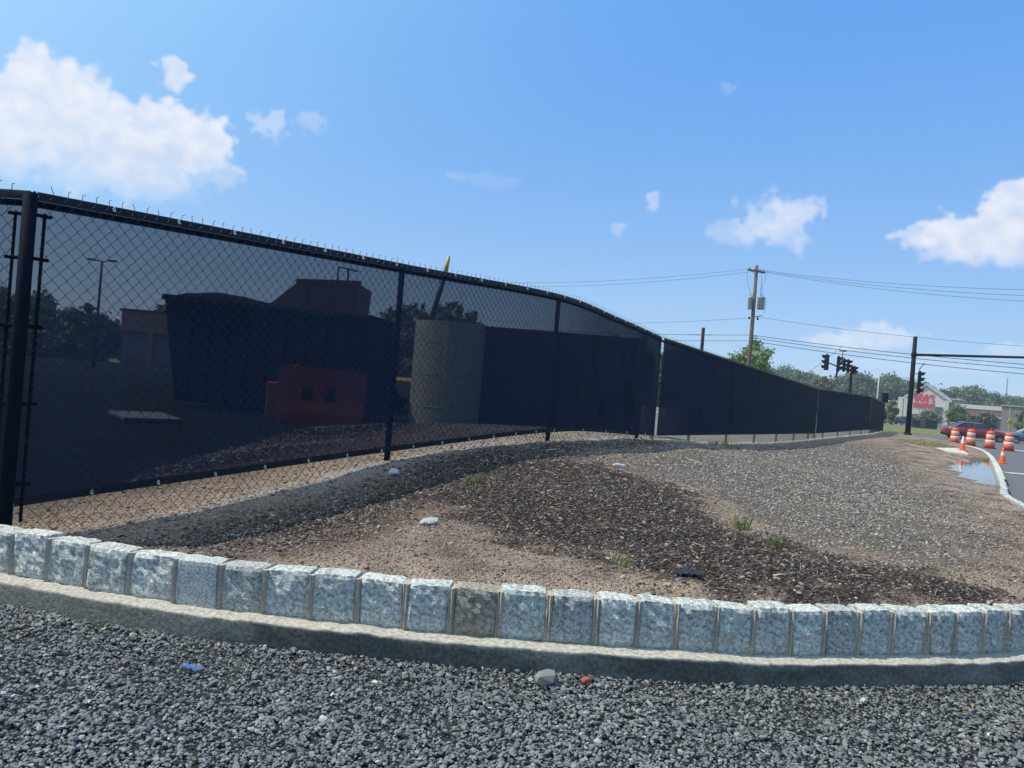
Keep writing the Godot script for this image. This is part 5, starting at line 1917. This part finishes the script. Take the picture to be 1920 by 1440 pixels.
func materials() -> void:
	var soil_t := noise_tex(0.06, 1024, [[0.0, grey(.42)], [.35, grey(.70)], [.5, grey(.80)], [.68, grey(.92)], [1.0, grey(1.0)]], FastNoiseLite.TYPE_SIMPLEX_SMOOTH, 3, 5, .7)
	var crumb := noise_tex(0.045, 1024, [], FastNoiseLite.TYPE_SIMPLEX, 9, 5, .72)
	M.soil = textured(mat(Color(1, 1, 1), .95), soil_t, 1.3, true, crumb, 2.6)
	M.soil.vertex_color_use_as_albedo = true
	M.soil.metallic_specular = .2
	M.gravel_bed = textured(mat(Color(.8, .8, .8), .9), soil_t, .35, true, crumb, 1.0)
	M.gravel_bed.vertex_color_use_as_albedo = true
	M.tinted = mat(Color(1, 1, 1), .85)
	M.tinted.vertex_color_use_as_albedo = true
	var chip_t := noise_tex(0.02, 512, [[0.0, grey(.72)], [.5, grey(.88)], [1.0, grey(1.0)]], FastNoiseLite.TYPE_SIMPLEX_SMOOTH, 31, 4, .6)
	M.stone = textured(mat(Color(1, 1, 1), .62), chip_t, .06, true)
	M.stone.vertex_color_use_as_albedo = true
	M.stone.metallic_specular = .45
	# granite: fine crystals, three tones
	var cr := noise_tex(0.05, 512, [[0.0, grey(.36)], [.30, grey(.56)], [.45, grey(.72)], [.58, grey(.84)], [.75, grey(.95)], [1.0, grey(1.0)]], FastNoiseLite.TYPE_VALUE_CUBIC, 12, 4, .75)
	var cb := noise_tex(0.05, 512, [], FastNoiseLite.TYPE_SIMPLEX_SMOOTH, 14, 5, .65)
	M.granite = textured(mat(Color(.73, .765, .715), .8), cr, .34, true, cb, .6)
	M.granite_pale = textured(mat(Color(.83, .86, .80), .8), cr, .33, true, cb, .6)
	M.granite_dark = textured(mat(Color(.62, .65, .615), .8), cr, .27, true, cb, .6)
	M.granite_brown = textured(mat(Color(.52, .45, .36), .8), cr, .36, true, cb, .8)
	M.granite_smooth = textured(mat(Color(.68, .71, .69), .7), cr, .16, true, cb, .05)
	var mo := noise_tex(0.05, 512, [[0.0, grey(.55)], [.5, grey(.80)], [1.0, grey(1.0)]], FastNoiseLite.TYPE_SIMPLEX_SMOOTH, 22, 5, .65)
	M.mortar = textured(mat(Color(.66, .59, .48), .9), mo, .35, true, cb, .5)
	var fo := noise_tex(0.012, 1024, [[0.0, Color(.50, .48, .45)], [.38, Color(.70, .68, .64)], [.55, Color(.86, .84, .79)], [1.0, Color(1, .98, .93)]], FastNoiseLite.TYPE_SIMPLEX_SMOOTH, 26, 6, .62)
	M.footing = textured(mat(Color(1, 1, 1), .92), mo, .9, true, cb, .25)
	M.footing.vertex_color_use_as_albedo = true
	M.kerb_white = textured(mat(Color(.80, .78, .71), .9), mo, 1.4, true)
	M.kerb_white2 = textured(mat(Color(.70, .69, .63), .9), mo, 1.1, true)
	var asp := noise_tex(0.09, 512, [[0.0, grey(.62)], [.5, grey(.82)], [1.0, grey(1.0)]], FastNoiseLite.TYPE_SIMPLEX_SMOOTH, 41, 6, .75)
	M.asphalt = textured(mat(Color(.15, .148, .15), .85), asp, 2.5, true)
	M.road_paint = textured(mat(Color(.72, .72, .70), .7), mo, 1.2, true)
	var lw := noise_tex(0.05, 512, [[0.0, Color(.55, .6, .35)], [.5, Color(.8, .85, .5)], [1.0, Color(1, .95, .7)]], FastNoiseLite.TYPE_SIMPLEX_SMOOTH, 43, 6, .75)
	M.lawn = textured(mat(Color(.19, .185, .10), .9), lw, 3.0, true)
	M.field = textured(mat(Color(.16, .17, .09), .95), lw, 25.0, true)
	# water in the puddle
	M.water = mat(Color(.05, .042, .035), .03)
	M.water.metallic_specular = .5
	# fence
	M.black_steel = mat(Color(.0035, .007, .015), .75)
	M.black_steel.metallic_specular = .16
	M.wire = mat(Color(.010, .015, .024), .30)
	M.galvanised = textured(mat(Color(.50, .51, .52), .5, .35), mo, .5, false)
	M.screen = mat(Color(.0065, .021, .056), .9)
	M.screen.transparency = BaseMaterial3D.TRANSPARENCY_ALPHA
	M.screen.albedo_color.a = 0.74
	M.screen.metallic_specular = .2
	M.rib = mat(Color(.0065, .021, .056), .9)
	M.rib.metallic_specular = .2
	M.hem = mat(Color(.006, .011, .022), .85)
	M.tie = mat(Color(.75, .76, .74), .5)
	# foliage
	M.leaf = mat(Color(1, 1, 1), .65)
	M.leaf.vertex_color_use_as_albedo = true
	M.leaf.backlight_enabled = true
	M.leaf.backlight = Color(.45, .5, .25)
	M.bark = mat(Color(.09, .07, .055), .9)
	M.bark.vertex_color_use_as_albedo = false
	# street
	M.orange = mat(Color(.80, .10, .018), .5)
	M.reflect = mat(Color(.72, .62, .56), .4)
	M.rubber = mat(Color(.02, .02, .021), .8)
	M.signal_black = mat(Color(.007, .008, .012), .6)
	M.signal_black.metallic_specular = .25
	M.lens_red = mat(Color(.16, .015, .012), .2)
	M.lens_amber = mat(Color(.2, .09, .015), .2)
	M.lens_green = mat(Color(.015, .09, .06), .2)
	M.lamp_glass = mat(Color(.6, .62, .64), .12, .2)
	M.car_glass = mat(Color(.03, .04, .045), .08)
	M.far_glass = mat(Color(.08, .095, .11), .12)
	M.car_red = mat(Color(.16, .010, .018), .3)
	M.car_blue = mat(Color(.045, .10, .16), .3)
	M.car_grey = mat(Color(.25, .26, .27), .3)
	M.car_dark = mat(Color(.025, .027, .035), .3)
	for k in ["car_red", "car_blue", "car_grey", "car_dark"]:
		M[k].clearcoat_enabled = true
		M[k].clearcoat = .7
		M[k].clearcoat_roughness = .06
	var wd := noise_tex(0.02, 512, [[0.0, grey(.5)], [.5, grey(.8)], [1.0, grey(1.0)]], FastNoiseLite.TYPE_SIMPLEX_SMOOTH, 51, 5, .6)
	M.pole_wood = textured(mat(Color(.22, .165, .115), .9), wd, 1.5, true)
	M.transformer = textured(mat(Color(.42, .46, .46), .6), mo, 2.0, false)
	M.cable = mat(Color(.03, .032, .036), .7)
	M.cream = textured(mat(Color(.90, .87, .80), .9), mo, 3.0, true)
	M.white_paint = textured(mat(Color(.78, .77, .74), .8), mo, 3.0, true)
	M.tan = textured(mat(Color(.52, .43, .33), .9), mo, 3.0, true)
	M.taupe = textured(mat(Color(.32, .29, .265), .9), mo, 3.0, true)
	M.brick_far = textured(mat(Color(.33, .17, .12), .9), mo, 1.5, true)
	M.roof_grey = mat(Color(.30, .30, .31), .9)
	M.sign_red = mat(Color(.72, .012, .04), .5)
	M.cabinet = textured(mat(Color(.045, .06, .065), .6), mo, 1.0, false)
	M.yellow_sign = mat(Color(.75, .50, .03), .45)
	M.yellow = textured(mat(Color(.72, .46, .05), .5), mo, .8, false)
	M.dark_steel = textured(mat(Color(.045, .045, .05), .6), mo, .8, false)
	# yard
	M.dumpster = textured(mat(Color(.012, .022, .024), .95), mo, 1.3, false)
	M.dumpster.metallic_specular = .1
	M.container = textured(mat(Color(.035, .04, .04), .9), mo, 1.3, false)
	M.tarp = mat(Color(.03, .035, .04), .7)
	M.plastic_orange = textured(mat(Color(.42, .055, .02), .85), mo, 1.5, false)
	M.tank = textured(mat(Color(.56, .54, .47), .85), mo, 3.5, false)
	M.tank_rim = textured(mat(Color(.62, .61, .57), .85), mo, 1.5, false)
	M.hopper = textured(mat(Color(.30, .12, .07), .9), mo, 1.2, false)
	M.orange_wall = textured(mat(Color(.50, .23, .13), .85), mo, 2.0, false)
	M.pale = textured(mat(Color(.15, .16, .18), .9), mo, .8, false)
	# litter
	M.pale_rock = textured(mat(Color(.62, .60, .56), .85), mo, .12, false)
	M.mid_rock = textured(mat(Color(.30, .30, .285), .85), mo, .12, false)
	M.white_rock = textured(mat(Color(.74, .73, .70), .85), mo, .1, false)
	M.red_chip = mat(Color(.34, .08, .045), .85)
	M.dry_leaf = mat(Color(.42, .25, .12), .8)
	M.blue_plastic = mat(Color(.004, .065, .21), .6)
	M.dark_plastic = mat(Color(.014, .017, .028), .4)
	M.twig = mat(Color(.50, .44, .35), .9)
	M.dark_twig = mat(Color(.10, .07, .05), .9)

func _ready() -> void:
	nz.seed = 11
	nz.frequency = 0.03
	nz.fractal_octaves = 4
	nz2.seed = 23
	nz2.frequency = 0.03
	nz2.fractal_octaves = 3
	# camera: a phone held at chest height, tilted a little
	var cam := Camera3D.new()
	cam.name = "camera"
	cam.position = Vector3(0, CAM_Y, 0)
	cam.rotation = Vector3(0, 0, deg_to_rad(4.6))
	cam.fov = 53.06
	cam.near = 0.05
	cam.far = 2500.0
	add_child(cam)
	cam.current = true
	# sky and air
	var env := Environment.new()
	env.background_mode = Environment.BG_SKY
	env.sky = make_sky()
	env.tonemap_mode = Environment.TONE_MAPPER_LINEAR
	env.tonemap_exposure = 1.07
	env.fog_enabled = true
	env.fog_density = 0.0006
	env.fog_light_color = Color(.86, .91, .98)
	env.sdfgi_enabled = true
	env.ssao_enabled = true
	env.ssil_enabled = true
	var we := WorldEnvironment.new()
	we.name = "environment"
	we.environment = env
	add_child(we)
	# sun: high, ahead and to the left
	var sun := DirectionalLight3D.new()
	sun.name = "sun"
	sun.light_energy = 1.45
	sun.light_color = Color(1.0, 0.95, 0.88)
	sun.light_angular_distance = 0.6
	sun.shadow_enabled = true
	add_child(sun)
	sun.look_at_from_position(Vector3.ZERO, -sun_dir, Vector3.UP)

	materials()
	kerb = Line.new(spline([Vector2(-9.0, -4.52), Vector2(-7, -4.5), Vector2(-5.2, -4.49), Vector2(-4.0, -4.5), Vector2(-3.3, -4.44), Vector2(-2.91, -4.35), Vector2(-2.31, -4.18), Vector2(-1.76, -4.05), Vector2(-1.25, -3.98), Vector2(-.74, -3.93), Vector2(-.1, -3.905), Vector2(.49, -3.91), Vector2(.99, -3.93), Vector2(1.6, -4.0), Vector2(2.25, -4.14), Vector2(2.95, -4.34), Vector2(3.75, -4.73), Vector2(4.9, -5.85), Vector2(6.2, -7.7), Vector2(7.4, -10.3), Vector2(8.75, -13.1),
		Vector2(10.5, -15.9), Vector2(12.72, -19.5), Vector2(15.4, -23.9), Vector2(18.1, -28.4), Vector2(20.6, -32.7), Vector2(22.9, -36.9), Vector2(24.6, -40.6), Vector2(25.6, -43.8), Vector2(26.4, -47.3), Vector2(27.4, -51.5), Vector2(28.2, -54.5), Vector2(28.0, -56.6), Vector2(27.0, -57.8)], 8))
	var main := spline([Vector3(-3.04, .461, -4.73), Vector3(-1.18, .68, -7.92), Vector3(.60, .85, -10.67), Vector3(1.68, .80, -12.68), Vector3(2.83, .70, -14.81)], 10)
	fence = Line.new([Vector3(-6.6, .45, -4.98)] + main + [Vector3(7.9, .55, -23.7), Vector3(13.0, .41, -32.6), Vector3(20.8, .50, -44.4), Vector3(26.9, .34, -55.5)])
	rng.seed = 1
	build_terrain()
	build_road()
	build_gravel()
	build_kerb()
	build_fence()
	# stones, chips and crumbs on the mound
	var chip := stone_mesh(61)
	var chip2 := stone_mesh(62, .35)
	rng.seed = 3
	strew("loose_stone", M.tinted, chip, func(a, d): return cover_of(a.x, a.z).y * (900.0 if d < 9.0 else 420.0 if d < 16.0 else 110.0), func(d): return rng.randf_range(.006, .014) * (1.0 if d < 9.0 else 1.35 if d < 16.0 else 2.0),
		func(): return Color(.24, .21, .18) * rng.randf_range(.35, 1.15) if rng.randf() < .88 else Color(.40, .36, .31) * rng.randf_range(.7, 1.2), .6, 34.0)
	strew("mulch", M.tinted, chip2, func(a, d): return cover_of(a.x, a.z).x * 2100.0 * (1.0 if d < 8.0 else .6), func(d): return rng.randf_range(.006, .017),
		func(): return Color(.048, .035, .029) * rng.randf_range(.3, 1.9), .45, 13.0)
	strew("pebble", M.tinted, chip, func(a, d): return (130.0 if d < 8.0 else 60.0) * (1.0 - cover_of(a.x, a.z).y * .6), func(d): return rng.randf_range(.003, .010) * (1.0 if d < 9.0 else 1.5),
		func(): return Color(.36, .325, .285) * rng.randf_range(.35, 1.35), .65, 22.0)
	strew("clod", M.tinted, chip2, func(a, d): return 60.0 * (1.0 - cover_of(a.x, a.z).y * .7), func(d): return rng.randf_range(.010, .024) * (1.0 if d < 8.0 else 1.2),
		func(): return (Color(.27, .205, .17) if rng.randf() < .75 else Color(.25, .24, .225)) * rng.randf_range(.3, 1.15), .6, 15.0)
	strew("dark_clod", M.tinted, chip2, func(a, d): return 420.0 * smoothstep(-.2, .3, inside(SHADE_SOIL, Vector2(a.x, a.z))) if a.x < 4.0 and d < 17.0 else 0.0, func(d): return rng.randf_range(.007, .026),
		func(): return Color(.068, .050, .042) * rng.randf_range(.3, 1.7), .55, 17.0)  # dark soil clods strewn where the fence shadow is painted
	var stalk := BoxMesh.new()
	stalk.size = Vector3(2, .09, .09)
	strew("dry_stalks", M.tinted, stalk, func(a, d): return 14.0 + 40.0 * cover_of(a.x, a.z).x, func(d): return rng.randf_range(.010, .042),
		func(): return Color(.40, .34, .25) * rng.randf_range(.3, 1.2), 1.0, 10.0)
	strew("soil_crumb", M.tinted, chip2, func(a, d): return 1100.0 * (1.0 - cover_of(a.x, a.z).y) * (1.0 - .7 * cover_of(a.x, a.z).x) * (1.0 if d < 7.0 else .55), func(d): return rng.randf_range(.004, .012),
		func(): return Color(.25, .185, .15) * rng.randf_range(.25, 1.3), .6, 12.0)
	build_yard()
	build_street()
	build_litter()
